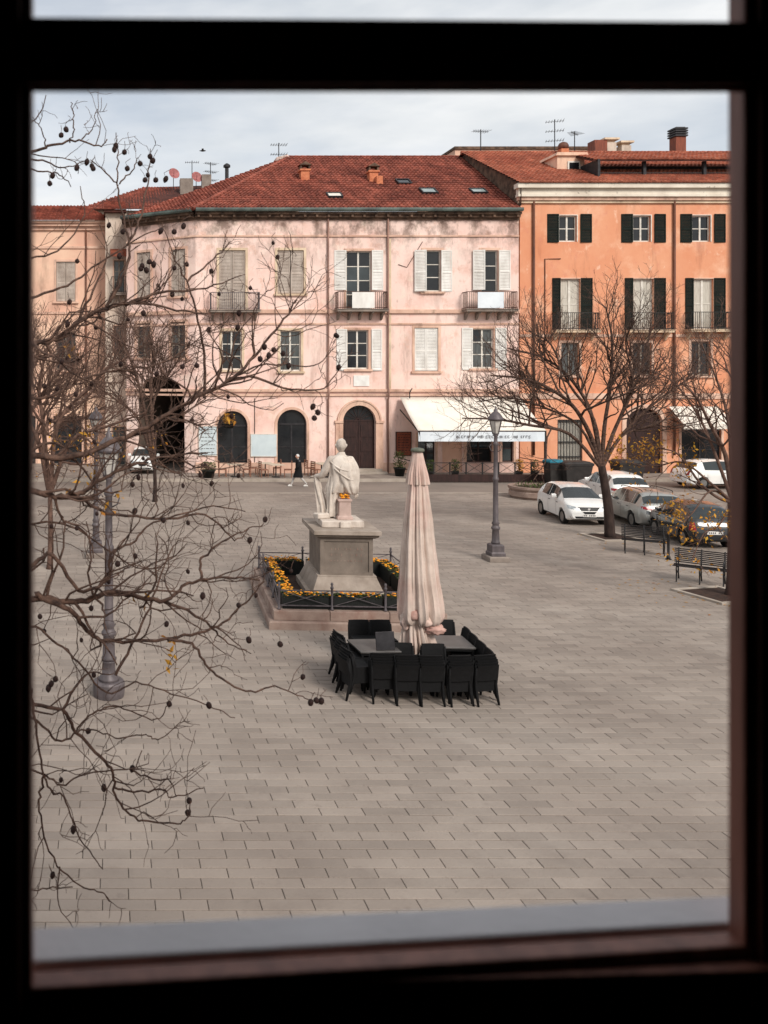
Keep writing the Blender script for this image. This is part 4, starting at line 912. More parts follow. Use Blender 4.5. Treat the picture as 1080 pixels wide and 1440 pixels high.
def crumple(c, s, name, m, seed):
    bm = bmesh.new(); bmesh.ops.create_icosphere(bm, subdivisions=3, radius=1); r3 = random.Random(seed); ps = [Vector((r3.uniform(-1,1),r3.uniform(-1,1),r3.uniform(-1,1))) for _ in range(7)]
    for v in bm.verts:
        d = sum(math.sin(v.co.dot(p)*9+i)+.5*math.sin(v.co.dot(p)*19+i) for i, p in enumerate(ps))*.06; v.co = Vector((v.co.x*s[0], v.co.y*s[1], v.co.z*s[2]))*(1+d)
    for f in bm.faces: f.smooth = True
    me = bpy.data.meshes.new(name); bm.to_mesh(me); bm.free(); me.materials.append(m); link(name, me, um, loc=c)
crumple((-.12,-.24,1.36), (.13,.09,.11), 'knot', M_['canvas_pink'], 4); crumple((.26,-.22,1.06), (.20,.13,.10), 'loose_corner', M_['canvas_pink'], 7); crumple((-.27,-.1,1.20), (.11,.10,.17), 'loose_corner', M_['canvas'], 9); crumple((.08,-.26,1.22), (.13,.08,.09), 'loose_corner', M_['canvas'], 13)
MB().lathe([(.03,4.51),(.125,4.52),(.13,4.55),(.12,4.58),(.04,4.60)], 14).build('top_cap', M_['cap_green'], um, True)

CM = {}
def chair_meshes():
    q = MB()                                            # chair faces +y; woven shell
    q.box(-.22,.22,-.20,.23,.40,.445); q.box(-.215,.215,.19,.215,.31,.40); q.box(-.215,-.19,-.2,.19,.31,.40); q.box(.19,.215,-.2,.19,.31,.40); q.box(-.19,.19,-.2,-.175,.24,.40); CM['seat'] = q.mesh('seat', M_['chair_black'])
    q = MB(); n = 6; prof = [(-.20,.445),(-.215,.55),(-.235,.65),(-.26,.74)]
    for (y0,z0),(y1,z1) in zip(prof, prof[1:]):
        for i in range(n):
            xa, xb = lerp(-.215,.215,i/n), lerp(-.215,.215,(i+1)/n); ca, cb = -.02*(1-(2*i/n-1)**2), -.02*(1-(2*(i+1)/n-1)**2)
            q.add([(xa,y0+ca,z0),(xb,y0+cb,z0),(xb,y1+cb,z1),(xa,y1+ca,z1),(xa,y0+ca-.028,z0),(xb,y0+cb-.028,z0),(xb,y1+cb-.028,z1),(xa,y1+ca-.028,z1)], [(3,2,1,0),(4,5,6,7),(3,7,6,2),(0,1,5,4),(0,4,7,3),(1,2,6,5)])
    CM['backrest'] = q.mesh('backrest', M_['chair_black'])
    for i, (sx, fy) in enumerate(((-1,.21),(1,.21))): CM['leg%d' % i] = MB().tube([(sx*.20,fy,.41),(sx*.205,fy+.02,.2),(sx*.21,fy+.04,0)], [.03,.026,.02], 8).mesh('leg', M_['chair_black'], True)
    for i, sx in enumerate((-1,1)): CM['leg%d' % (i+2)] = MB().tube([(sx*.215,-.25,.70),(sx*.215,-.215,.5),(sx*.205,-.20,.36),(sx*.205,-.24,.18),(sx*.21,-.29,0)], [.02,.026,.028,.025,.02], 8).mesh('leg', M_['chair_black'], True)
    for i, sx in enumerate((-1,1)): CM['arm%d' % i] = MB().tube(cat_rom([(sx*.235,-.235,.64),(sx*.25,-.1,.655),(sx*.25,.12,.64),(sx*.235,.2,.58),(sx*.215,.215,.42)],3), .017, 6).mesh('armrest', M_['chair_black'], True)
chair_meshes()
ORD = ('bottom','second','third','fourth','fifth')
def stack_of(x, y, rz, n, side, which, step=.042):
    for i in range(n):
        pos = 'top' if i == n-1 else ORD[i]
        fwd = Vector((-math.sin(rz), math.cos(rz), 0))*(.022*i)
        t = thing('stacking_chair', Vector((x,y,i*step))+fwd, f'{pos} black chair in the {which} stack {side}', 'chair', f'stacked black chairs {side}', rz=rz + R(chr_.uniform(-3,3)))
        for nm, me in (('seat','seat'),('backrest','backrest'),('leg','leg0'),('leg','leg1'),('leg','leg2'),('leg','leg3')): link(nm, CM[me], t)
chr_ = random.Random(12)
WH = ('steps end','second from the steps','middle','second from the lamp','lamp end')
for i, (px, fy) in enumerate(((541,990),(575,993),(609,994),(648,994),(683,993))):
    g_ = G(px, fy); stack_of(g_.x, g_.y+.28, R(0 if px < 640 else (4 if px < 670 else 12)), 5, 'with backs to the open paving', WH[i])
for i, yy in enumerate((16.05,16.55,17.05)): stack_of(4.72+.06*i, yy, R(-82), 5, 'beside the monument steps', ('outer','middle','monument end')[i])
for i, yy in enumerate((16.05,16.5,16.95,17.4)): stack_of(7.03+.05*i, yy, R(84), 4, 'on the lamp side of the tables', ('outer','second outermost','third outermost','monument end')[i])
for i, xx in enumerate((5.42,5.86,6.86,7.22)): stack_of(xx, 17.95, R(180), 3, 'backing on to the monument', ('steps end','one short of the steps','one short of the lamp','lamp end')[i])
def terrace_table(x, y, rz, label, tilt=0, w=.8):
    t = thing('terrace_table', (x,y,0), label, 'table', 'grey terrace tables round the parasol', rz=rz)
    bevel(MB().box(-w/2,w/2,-w/2,w/2,.70,.735).build('table_top', M_['table_grey'], t), .006)
    MB().box(-w/2+.02,w/2-.02,-w/2+.02,w/2-.02,.655,.699).build('apron', M_['chair_black'], t)
    for sx in (-1,1):
        for sy in (-1,1): MB().box(sx*(w/2-.05)-.022,sx*(w/2-.05)+.022,sy*(w/2-.05)-.022,sy*(w/2-.05)+.022,0,.655).build('leg', M_['chair_black'], t)
terrace_table(5.28,16.75,R(3),'grey topped terrace table between the parasol and the chairs by the monument steps')
terrace_table(6.85,17.0,R(-4),'grey topped terrace table between the parasol and the chairs on the lamp side')
for i, (xx, yy) in enumerate(((5.74,16.38),(6.36,16.32))): stack_of(xx, yy, R(180 if i else 176), 3, 'tucked in before the parasol pole', ('steps side','lamp side')[i])
fb = thing('folded_board', (5.42,16.45,.737), 'dark grey panel leaning upright on the terrace table left by the parasol', 'panel', rz=R(8))
bevel(MB().box(-.19,.19,-.012,.012,0,.34,Matrix.Rotation(R(-9),4,'X')).build('panel', M_['metal_dark'], fb), .006)
# ------------------------------------------------------------------ street lamps
def street_lamp(loc, label, base_round=False, head=True):
    t = thing('street_lamp', loc, label, 'street lamp', 'cast iron street lamps on the piazza')
    if base_round: bevel(MB().lathe([(.29,0),(.30,.08),(.30,.26),(.27,.30)], 20).build('plinth', M_['lamp_post'], t), .01)
    else: bevel(MB().sq([(.33,.33,0),(.33,.33,.14),(.30,.30,.17)]).build('plinth', M_['concrete'], t), .01)
    z = .29 if base_round else .17
    if base_round: MB().lathe([(.2,z),(.19,z+.06),(.13,z+.12),(.12,z+.34),(.14,z+.38)], 16).build('pedestal', M_['lamp_post'], t, True)
    else: bevel(MB().sq([(.23,.23,z),(.23,.23,z+.1),(.2,.2,z+.13),(.2,.2,z+.34),(.15,.15,z+.38)]).build('pedestal', M_['lamp_post'], t), .01)
    z += .38
    pr = [(.135,z),(.14,z+.05),(.12,z+.08),(.105,z+.45),(.135,z+.48),(.14,z+.53),(.10,z+.58),(.10,z+.62),(.125,z+.66),(.085,z+.74),(.08,z+1.5),(.075,z+2.05),(.095,z+2.08),(.095,z+2.14),(.07,z+2.18),(.065,3.75),(.10,3.80),(.06,3.86),(.05,4.05),(.09,4.10),(.03,4.14)]
    MB().lathe(pr, 16).build('post', M_['lamp_post'], t, True)
    q = MB(); zz = 3.4                                  # small scroll arms below the lantern
    for a in (0, math.pi): q.tube([(math.cos(a)*r_, 0, z_) for r_, z_ in ((.06,3.55),(.16,3.6),(.2,3.72),(.15,3.8),(.11,3.74))], .014, 6)
    q.build('scrolls', M_['lamp_post'], t, True)
    q = MB()
    for i in range(6):
        a = 2*math.pi*i/6; c, s_ = math.cos(a), math.sin(a); q.bar((c*.10,s_*.10,4.14),(c*.2,s_*.2,4.58),.018)
    q.lathe([(.09,4.12),(.11,4.12),(.115,4.16),(.10,4.16)], 6); ln = q.build('lantern_frame', M_['lamp_post'], t)
    q = MB().lathe([(.09,4.16),(.185,4.56)], 6); q.build('lantern_glass', M_['lamp_glass'], ln)
    MB().lathe([(.21,4.57),(.25,4.60),(.24,4.64),(.17,4.76),(.10,4.84),(.06,4.87),(.06,4.93),(.025,4.96),(.02,5.02),(.005,5.06)], 12).build('lantern_cap', M_['lamp_post'], t, True)
g_ = G(697, 788); street_lamp(g_, 'grey iron street lamp standing alone between the parasol and the white car')
g_ = G(153, 978); street_lamp(g_, 'grey iron street lamp on a round base behind the low hanging branches', True)
g_ = G(135, 783); street_lamp(g_, 'grey iron street lamp on square base far off behind the branches, towards the cream building')
# ------------------------------------------------------------------ cars
def car(name, loc, heading, L_, W_, top, belt, roofw, glass, wheels, paint, label, face=None, wr=.30, plate=True, rails=False):
    """heading: direction of the nose (x, y). profiles run from tail (0) to nose (1)."""
    t = thing(name, loc, label, 'car', rz=math.atan2(heading[1], heading[0])); hw = W_/2; NS = 64
    def prof(s_):
        e = min(s_, 1-s_)*L_; we = 1 - .22*max(0, 1-e/.42)**2
        return interp(top, s_), interp(belt, s_), hw*we
    rings = []
    xs = [(-L_/2) + L_*i/NS for i in range(NS+1)]
    for x in xs:
        s_ = x/L_+.5; zt, zb, w_ = prof(s_); zl = .19 + .12*max(0,1-min(s_,1-s_)*L_/.35)
        cab = max(0, min(1, (zt-zb-.03)/.38)); wrr = lerp(w_*.90, roofw*min(1,w_/hw+.0), cab)
        zb = min(zb, zt-.03); zm = lerp(zl, zb, .52)
        ring = [(0,zl),(w_*.86,zl),(w_*.96,zl+.06),(w_,zm),(w_*.985,lerp(zm,zb,.75)),(w_*.945,zb),(wrr,zt-.055*cab-.015),(wrr*.72,zt-.012),(0,zt)]
        for xw in wheels:
            dx = abs(x-xw); ra = wr+.055
            if dx < ra:
                za = wr + math.sqrt(ra*ra-dx*dx)
                ring = [ring[0]] + [(y_, max(z_, za+.004*i)) if i < 4 else (y_, z_) for i, (y_, z_) in enumerate(ring[1:], 1)]
                if ring[4][1] < ring[3][1]: ring[4] = (ring[4][0], ring[3][1]+.03)
        rings.append([(x,-y_,z_) for y_, z_ in ring] + [(x,y_,z_) for y_, z_ in reversed(ring[1:-1])])
    q = loft(rings); q.f = [tuple(reversed(f)) for f in q.f]; body = q.build('body', M_[paint], t); smooth_by_angle(body, 38)
    bvh = BVHTree.FromPolygons([Vector(v) for v in q.v], q.f); n = 16
    def ring_quad(i, j): return [rings[i][j], rings[i+1][j], rings[i+1][j+1], rings[i][j+1]]
    def glassy(nm, i0, i1, js, off=.006):
        g2 = MB()
        for j in js:
            for i in range(i0, i1):
                vs = [Vector(v) for v in [rings[i][j % n], rings[i+1][j % n], rings[i+1][(j+1) % n], rings[i][(j+1) % n]]]
                nr = (vs[2]-vs[0]).cross(vs[3]-vs[1])
                if nr.length < 1e-9: continue
                nr.normalize(); c = sum(vs, Vector())/4
                if nr.dot(c-Vector((c.x*.8,0,.7))) < 0: nr = -nr
                g2.add([v+nr*off for v in vs], [(0,1,2,3)])
        o = g2.build(nm, M_['car_glass'], t, True)
        return o
    ix_ = lambda s_: int(round(s_*NS))
    r0, r1, f0, f1 = glass['rear'][0], glass['rear'][1], glass['front'][0], glass['front'][1]
    glassy('windshield', ix_(f0), ix_(f1), (6,7,8,9)); glassy('rear_window', ix_(r0), ix_(r1), (6,7,8,9))
    for a, b in glass['side']:
        for j in ((5,),(10,)): glassy('side_window', ix_(a), ix_(b), j)
    def patch(nm, corners, m, axis='x', sgn=1, off=.008, nu=8, nv=4, th=.0):
        """corners: four (lateral, height) points, projected on the body along an axis"""
        g2 = MB(); pts = []
        for iv in range(nv+1):
            for iu in range(nu+1):
                u, v = iu/nu, iv/nv; a = [lerp(corners[0][k_],corners[1][k_],u) for k_ in (0,1)]; b = [lerp(corners[3][k_],corners[2][k_],u) for k_ in (0,1)]
                p = [lerp(a[k_],b[k_],v) for k_ in (0,1)]
                o = Vector((sgn*6,p[0],p[1])) if axis == 'x' else Vector((p[0],sgn*4,p[1])); d = Vector((-sgn,0,0)) if axis == 'x' else Vector((0,-sgn,0))
                h = bvh.ray_cast(o, d)[0]
                if h is None: h = Vector((sgn*L_/2*.97,p[0],p[1])) if axis == 'x' else Vector((p[0],sgn*hw*.98,p[1]))
                pts.append(h-d*off)
        g2.add(pts, [(i+j*(nu+1), i+1+j*(nu+1), i+1+(j+1)*(nu+1), i+(j+1)*(nu+1)) for j in range(nv) for i in range(nu)])
        return g2.build(nm, m, t, True)
    for xw in wheels:
        for sy in (-1,1):
            wh = bpy.data.objects.new('wheel', None); C.objects.link(wh); wh.parent = t; KIDS.setdefault(t.name, []).append(wh); wh.location = (xw, sy*(hw-.11), wr)
            M = Matrix.Rotation(R(-90*sy),4,'X'); MB().lathe([(wr*.62,-.09),(wr*.94,-.10),(wr,-.07),(wr,.07),(wr*.94,.095),(wr*.66,.085),(wr*.62,.05)], 28).xf(M).build('tyre', M_['tyre'], wh, True)
            q2 = MB().lathe([(wr*.66,.08),(wr*.62,.03),(wr*.6,.02),(.0,.02)], 24)
            for k_ in range(7):
                a = 2*math.pi*k_/7; q2.bar((0,0,.05),(math.cos(a)*wr*.64,math.sin(a)*wr*.64,.055),.045,.03)
            q2.lathe([(.05,.03),(.05,.075),(.02,.08)], 10); q2.xf(M).build('rim', M_['rim'], wh)
    for sy in (-1,1):
        xm = lerp(-L_/2,L_/2,f0)-.12; q2 = MB().sq([(.06,.03,0),(.075,.085,.03),(.07,.085,.13),(.04,.06,.16)], (xm+.18,sy*(hw+.07),interp(belt,f0)+.02)); q2.bar((xm+.18,sy*(hw-.06),interp(belt,f0)+.03),(xm+.18,sy*(hw+.04),interp(belt,f0)+.06),.04); smooth_by_angle(q2.build('mirror', M_[paint], t), 50)
        for xd in glass.get('doors', ()):
            x = lerp(-L_/2,L_/2,xd); patch('door_gap', [(x-.006,.32),(x+.006,.32),(x+.006,interp(belt,xd)-.03),(x-.006,interp(belt,xd)-.03)], M_['tyre'], 'y', sy, .004, 1, 6)
            patch('door_handle', [(x+.08,interp(belt,xd)-.16),(x+.26,interp(belt,xd)-.155),(x+.26,interp(belt,xd)-.125),(x+.08,interp(belt,xd)-.13)], M_['metal_dark'], 'y', sy, .02, 3, 1)
    patch('sill', [(wheels[0]+.42,.20),(wheels[1]-.42,.20),(wheels[1]-.42,.27),(wheels[0]+.42,.27)], M_['plastic_black'], 'y', 1, .005); patch('sill', [(wheels[0]+.42,.20),(wheels[1]-.42,.20),(wheels[1]-.42,.27),(wheels[0]+.42,.27)], M_['plastic_black'], 'y', -1, .005)
    for nm, corners, m, sgn in (face or []): patch(nm, corners, M_[m], 'x', sgn)
    if rails:
        for sy in (-1,1): MB().tube(cat_rom([(-L_*.34,sy*roofw*.86,interp(top,.18)-.01),(-L_*.3,sy*roofw*.88,interp(top,.25)+.05),(L_*.02,sy*roofw*.88,interp(top,.5)+.04),(L_*.08,sy*roofw*.86,interp(top,.55)-.02)],4), .016, 6).build('roof_rail', M_['metal_dark'], t, True)
    if plate:
        for sgn, z in ((1, plate[0]), (-1, plate[1])):
            pl = patch('number_plate', [(-.25,z-.055),(.25,z-.055),(.25,z+.055),(-.25,z+.055)], M_['paper'], 'x', sgn, .014)
            for i in range(7):
                if i == 2: continue
                y_ = -.19+i*.063; patch('plate_character', [(y_-.02,z-.03),(y_+.02,z-.03),(y_+.02,z+.03),(y_-.02,z+.03)], M_['ink'], 'x', sgn, .018, 1, 1)
    return t
hatch_top = [(0,.62),(.02,.86),(.05,1.0),(.10,1.22),(.16,1.40),(.22,1.475),(.40,1.53),(.55,1.50),(.64,1.42),(.82,1.04),(.86,1.0),(.94,.90),(.98,.76),(1,.58)]
hatch_belt = [(0,.60),(.04,.93),(.2,1.0),(.5,.975),(.78,.96),(.86,.94),(.95,.82),(1,.55)]
HG = dict(rear=(.06,.16), front=(.64,.815), side=[(.22,.42),(.44,.68)], doors=(.43,.66))
def hatch_face(grille=True):
    f = [('headlight',[(s*.44,.66),(s*.78,.70),(s*.78,.84),(s*.50,.78)],'lamp_clear',1) for s in (-1,1)]
    f += [('lower_intake',[(-.66,.30),(.66,.30),(.72,.40),(-.72,.40)],'plastic_black',1), ('front_lip',[(-.60,.235),(.60,.235),(.60,.27),(-.60,.27)],'plastic_black',1)]
    if grille: f += [('grille',[(-.18,.50),(.18,.50),(.42,.76),(-.42,.76)],'plastic_black',1), ('badge',[(-.045,.63),(.045,.63),(.045,.71),(-.045,.71)],'rim',1), ('grille_bar',[(-.28,.60),(.28,.60),(.30,.615),(-.30,.615)],'rim',1)]
    f += [('tail_light',[(s*.55,.72),(s*.72,.72),(s*.70,.98),(s*.60,.98)],'lamp_red',-1) for s in (-1,1)]
    return f
hd = Vector((-.144,-1)).normalized()
g_ = G(830, 741); c = Vector((g_.x-hd.x*1.9, g_.y-hd.y*1.9, 0))
car('white_hatchback', c, hd, 3.7, 1.68, hatch_top, hatch_belt, .60, HG, (-1.2,1.2), 'paint_white', 'white hatchback with black shield grille parked nose out beside the bare tree', hatch_face(), plate=(.44,.62))
wag_top = [(0,.55),(.01,.80),(.03,.98),(.07,1.18),(.12,1.36),(.18,1.44),(.35,1.475),(.5,1.46),(.58,1.40),(.74,.99),(.80,.93),(.93,.82),(.98,.70),(1,.55)]
wag_belt = [(0,.55),(.03,.94),(.15,.97),(.5,.93),(.74,.92),(.85,.87),(.95,.74),(1,.52)]
WG = dict(rear=(.04,.115), front=(.59,.73), side=[(.14,.22),(.235,.40),(.415,.61)], doors=(.235,.41,.62))
tail = [('tail_light',[(s*.42,.80),(s*.83,.84),(s*.82,.95),(s*.50,.92)],'lamp_red',-1) for s in (-1,1)] + [('rear_bumper_trim',[(-.62,.30),(.62,.30),(.66,.42),(-.66,.42)],'plastic_black',-1)] + [('headlight',[(s*.46,.62),(s*.78,.66),(s*.76,.76),(s*.5,.72)],'lamp_clear',1) for s in (-1,1)]
hw_ = Vector((.157,1)).normalized(); g_ = G(905, 748); c = Vector((g_.x+.92+hw_.x*2.2, g_.y+hw_.y*2.2+.1, 0))
car('grey_estate_car', c, hw_, 4.55, 1.80, wag_top, wag_belt, .64, WG, (-1.33,1.33), 'paint_silver', 'silver grey estate car with roof rails and red tail lights beyond the benches', tail, wr=.31, plate=(.44,.70), rails=True)
g_ = G(868, 716); suv_top = [(a, b*1.06) for a, b in wag_top]; suv_belt = [(a, b*1.06) for a, b in wag_belt]
car('white_estate_car', Vector((g_.x+.9, g_.y+1.9, 0)), hw_, 4.3, 1.78, suv_top, suv_belt, .64, WG, (-1.28,1.28), 'paint_white', 'white car parked between the white hatchback and the grey estate car', tail, wr=.31, plate=(.46,.72))
g_ = G(957, 774); c = Vector((g_.x+1.25+hw_.x*1.75, g_.y+hw_.y*1.75, 0))
tail2 = [('tail_light',[(s*.58,.62),(s*.74,.62),(s*.72,.90),(s*.60,.90)],'lamp_red',-1) for s in (-1,1)] + [('rear_bumper_trim',[(-.6,.28),(.6,.28),(.62,.40),(-.62,.40)],'plastic_black',-1)]
car('dark_small_car', c, hw_, 3.3, 1.56, hatch_top, hatch_belt, .58, HG, (-1.05,1.05), 'paint_dark', 'small black car with tall red tail lights parked near the iron bench', tail2 + hatch_face(False)[:4], plate=(.44,.58))
car('white_parked_car', Vector((33.3, 46.6, 0)), Vector((1,.05)), 4.1, 1.7, hatch_top, hatch_belt, .6, HG, (-1.25,1.25), 'paint_white', 'white car side on in the street in front of the pale awning', hatch_face(), plate=(.44,.6))
g_ = Vector((2.75, 53.4, .12)); pd = Vector((-.53,-.85)).normalized()
car('white_van_car', g_ + Vector((-.25,-.1,0)), Vector((-.12,-1)).normalized(), 3.7, 1.62, hatch_top, hatch_belt, .62, HG, (-1.15,1.15), 'paint_white', 'white car coming out of the big dark archway of the corner building', hatch_face(), plate=(.44,.6))
# ------------------------------------------------------------------ awnings, boards, terrace of the restaurant
AX0, AX1, AYF = (588-CX)*49.0/F, (768-CX)*49.0/F, 49.0
aw = thing('awning', ((AX0+AX1)/2, 52.0, 0), 'wide cream awning with white lettered valance over the restaurant terrace', 'awning')
h_ = (AX1-AX0)/2; zf, zb_ = EYE-(606-HY)*49.0/F, 4.75; yf = AYF-52.0
q = MB(); nx = 24; ny = 6
q.add([(lerp(-h_,h_,i/nx), lerp(0,yf,j/ny), lerp(zb_,zf,j/ny)-.07*math.sin(math.pi*j/ny)*(1+.15*math.sin(i*.8))) for j in range(ny+1) for i in range(nx+1)],
      [(i+j*(nx+1), i+1+j*(nx+1), i+1+(j+1)*(nx+1), i+(j+1)*(nx+1)) for j in range(ny) for i in range(nx)])
o = q.build('awning_cloth', M_['awning_cream'], aw, True); sl = o.modifiers.new('s','SOLIDIFY'); sl.thickness = .012
MB().box(-h_,h_,yf-.04,yf+.04,zf-.05,zf+.02).build('front_bar', M_['wood_dark'], aw)
q = MB(); n = 40
for i in range(n):
    x0, x1 = lerp(-h_,h_,i/n), lerp(-h_,h_,(i+1)/n); d0, d1 = .012*math.sin(i*1.3), .012*math.sin((i+1)*1.3)
    q.add([(x0,yf-.05+d0,zf-.05),(x1,yf-.05+d1,zf-.05),(x1,yf-.06+d1*2,zf-.60),(x0,yf-.06+d0*2,zf-.60)], [(3,2,1,0)])
va = q.build('valance', M_['awning_white'], aw, True)
q = MB(); r3 = random.Random(31); x = -1.5                # worn lettering, too faded to read
while x < 2.9:
    w_ = r3.uniform(.07,.12)
    if r3.random() < .86:
        q.box(x, x+.018, yf-.10, yf-.085, zf-.40, zf-.26)
        if r3.random() < .6: q.box(x+.03, x+w_, yf-.10, yf-.085, zf-.285, zf-.26)
        if r3.random() < .5: q.box(x+.03, x+w_, yf-.10, yf-.085, zf-.40, zf-.375)
        if r3.random() < .4: q.box(x+w_-.03, x+w_, yf-.10, yf-.085, zf-.40, zf-.26)
    x += w_+.06
q.build('lettering', M_['ink'], va, kind='stuff')
for x in (-h_+.05, h_-.05): MB().box(x-.05,x+.05,yf-.05,yf+.05,0.12,zf-.05).build('post', M_['iron'], aw)
MB().bar((-h_,0,4.0),(-h_+.02,yf,zf-.02),.05).bar((h_,0,4.0),(h_-.02,yf,zf-.02),.05).build('arm', M_['iron'], aw)
aw2 = thing('awning', (35.9, 52.0, 0), 'small pale awning over the ground floor window of the orange building', 'awning')
q = MB().add([(-1.5,0,4.2),(1.5,0,4.2),(1.5,-1.3,3.2),(-1.5,-1.3,3.2)], [(3,2,1,0)]); o = q.build('awning_cloth', M_['awning_cream'], aw2); sl = o.modifiers.new('s','SOLIDIFY'); sl.thickness = .012
MB().box(-1.5,1.5,-1.33,-1.30,2.9,3.2).build('valance', M_['awning_cream'], aw2); MB().bar((-1.45,0,3.4),(-1.45,-1.28,3.2),.04).bar((1.45,0,3.4),(1.45,-1.28,3.2),.04).build('arm', M_['iron'], aw2)
# terrace railing
TX0, TX1, TY = AX0-.1, AX1, 48.85
tr = thing('terrace_railing', ((TX0+TX1)/2, TY, 0), 'long dark iron terrace railing below the lettered awning', 'railing')
h_ = (TX1-TX0)/2; n = 8
MB().box(-h_,h_,-.05,.05,0,.42).build('base_board', M_['wood_dark'], tr)
for i in range(n+1):
    x = lerp(-h_,h_,i/n); MB().box(x-.03,x+.03,-.03,.03,.42,1.12).build('post', M_['iron'], tr)
    if i < n:
        x1 = lerp(-h_,h_,(i+1)/n); q = MB().bar((x+.03,0,1.08),(x1-.03,0,1.08),.04).bar((x+.03,0,.5),(x1-.03,0,.5),.03)
        q.bar((x+.03,.0,.5),(x1-.03,0,1.06),.02).bar((x+.03,.0,1.06),(x1-.03,0,.5),.018); q.build('crossed_panel', M_['iron'], tr)
for sx in (-1, 1): MB().bar((sx*h_,0.03,1.08),(sx*h_,3.2,1.08),.04).bar((sx*h_,.03,.5),(sx*h_,3.2,.5),.03).build('side_rail', M_['iron'], tr)
def pot_plant(loc, label, r=.28, h=.4, ph=.8, m='leaf_green', pm='planter_dark', n=260, seed=3, flowers=None, group=None, spread=1.0):
    t = thing('potted_plant', loc, label, 'plant', group); MB().lathe([(r*.7,0),(r*.95,h*.9),(r*1.05,h*.9),(r*1.05,h),(r*.9,h),(r*.85,h*.85),(.0,h*.85)], 14).build('pot', M_[pm], t, True)
    r3 = random.Random(seed); q = MB(); sg = MB()
    for i in range(9): a = r3.uniform(0,6.28); rr = r3.uniform(.1,r)*spread; sg.tube([(0,0,h*.8),(rr*.5*math.cos(a),rr*.5*math.sin(a),h+ph*.4),(rr*math.cos(a),rr*math.sin(a),h+ph*r3.uniform(.6,1))], [.012,.009,.004], 4)
    sg.build('stems', M_['twig'], t)
    for i in range(n):
        a = r3.uniform(0,6.28); rr = r*1.2*math.sqrt(r3.random())*spread; z = h*.95+ph*r3.random(); rr *= (1-.5*abs((z-h)/ph-.4)); s_ = r3.uniform(.03,.07)
        c = Vector((rr*math.cos(a),rr*math.sin(a),z)); d = Vector((r3.gauss(0,1),r3.gauss(0,1),r3.gauss(0,.6))).normalized()*s_; e = d.cross(Vector((r3.gauss(0,1),r3.gauss(0,1),r3.gauss(0,1)))).normalized()*s_*.45
        q.add([c-d,c+e,c+d,c-e], [(0,1,2,3)])
    q.build('leaves', M_[m], t, kind='stuff'); return t
for i, px in enumerate((605,640,730,752)): pot_plant(Vector(((px-CX)*49.6/F,49.6,.12)), f'leafy potted plant inside the terrace railing {("next to the dark shop door","before the pale roller door","under the awning by its narrow window","by the awning end post")[i]}', .22, .4, .7, seed=40+i, m='leaf_yellow' if i in (2,) else 'leaf_green')
pot_plant(Vector(((562-CX)*50.6/F,50.6,.12)), 'dark bushy potted plant beside the red menu board', .34, .5, 1.0, seed=5, n=420)
pot_plant(Vector(((293-CX)*49.8/F,49.8,.12)), 'low green shrub in a dark tub beside the glazed arch', .42, .45, .5, seed=6, n=420)
pot_plant(Vector(((322-CX)*51.6/F,51.6,2.9)), 'basket of orange and yellow flowers hanging in the glazed arch', .36, .3, .6, seed=8, n=320, m='leaf_yellow')
def board(px0, px1, py0, py1, label, m, name='wall_board', frame='frame_white', y=-.06, cat='board', lines=0, lm='ink'):
    x0, x1, z0, z1 = (px0-CX)*k, (px1-CX)*k, fz(py1), fz(py0); t = thing(name, ((x0+x1)/2, YF+y, z0), label, cat); w_, h2 = (x1-x0)/2, z1-z0
    MB().box(-w_,w_,-.03,.03,0,h2).build('panel', M_[m], t)
    MB().box(-w_-.04,-w_,-.04,.04,-.04,h2+.04).box(w_,w_+.04,-.04,.04,-.04,h2+.04).box(-w_,w_,-.04,.04,-.04,0).box(-w_,w_,-.04,.04,h2,h2+.04).build('frame', M_[frame], t)
    r3 = random.Random(px0); q = MB()
    for i in range(lines):
        zz = lerp(h2*.9,h2*.1,i/max(1,lines-1)); x = -w_*.8
        while x < w_*.75:
            ww_ = r3.uniform(.05,.2); q.box(x,min(x+ww_,w_*.85),-.036,-.031,zz-.02,zz+.02); x += ww_+.05
    if lines: q.build('faded_print', M_[lm], t, kind='stuff')
board(280, 304, 600, 640, 'pale menu board with print on the wall left of the flowered arch', 'board_cyan', lines=7, lm='table_grey')
board(353, 388, 611, 641, 'wide blank pale blue board between the two glazed arches', 'board_cyan')
board(557, 577, 608, 640, 'red menu board in a wooden frame beside the big street door', 'wood_red', 'menu_board', 'wood_dark', lines=8, lm='wood_dark')
# outdoor tables and chairs of the cafe
def cafe_table(x, y, label, rz=0):
    t = thing('cafe_table', (x,y,.12), label, 'table', 'cafe tables below the glazed arches', rz=rz); bevel(MB().box(-.42,.42,-.42,.42,.72,.75).build('table_top', M_['cloth_beige'], t), .006)
    MB().lathe([(.25,0),(.25,.03),(.04,.06),(.035,.72)], 12).build('pedestal', M_['iron'], t, True)
def cafe_chair(x, y, rz, label):
    t = thing('cafe_chair', (x,y,.12), label, 'chair', 'reddish wicker cafe chairs', rz=rz); MB().box(-.22,.22,-.22,.22,.42,.47).build('seat', M_['rattan'], t)
    q = MB().box(-.22,-.18,-.24,-.2,.47,.95).box(.18,.22,-.24,-.2,.47,.95)
    for z in (.55,.66,.77,.88): q.box(-.18,.18,-.235,-.205,z,z+.06)
    q.build('backrest', M_['rattan'], t)
    for sx in (-1,1):
        for sy in (-1,1): MB().box(sx*.2-.02,sx*.2+.02,sy*.2-.02,sy*.2+.02,0,.42).build('leg', M_['rattan'], t)
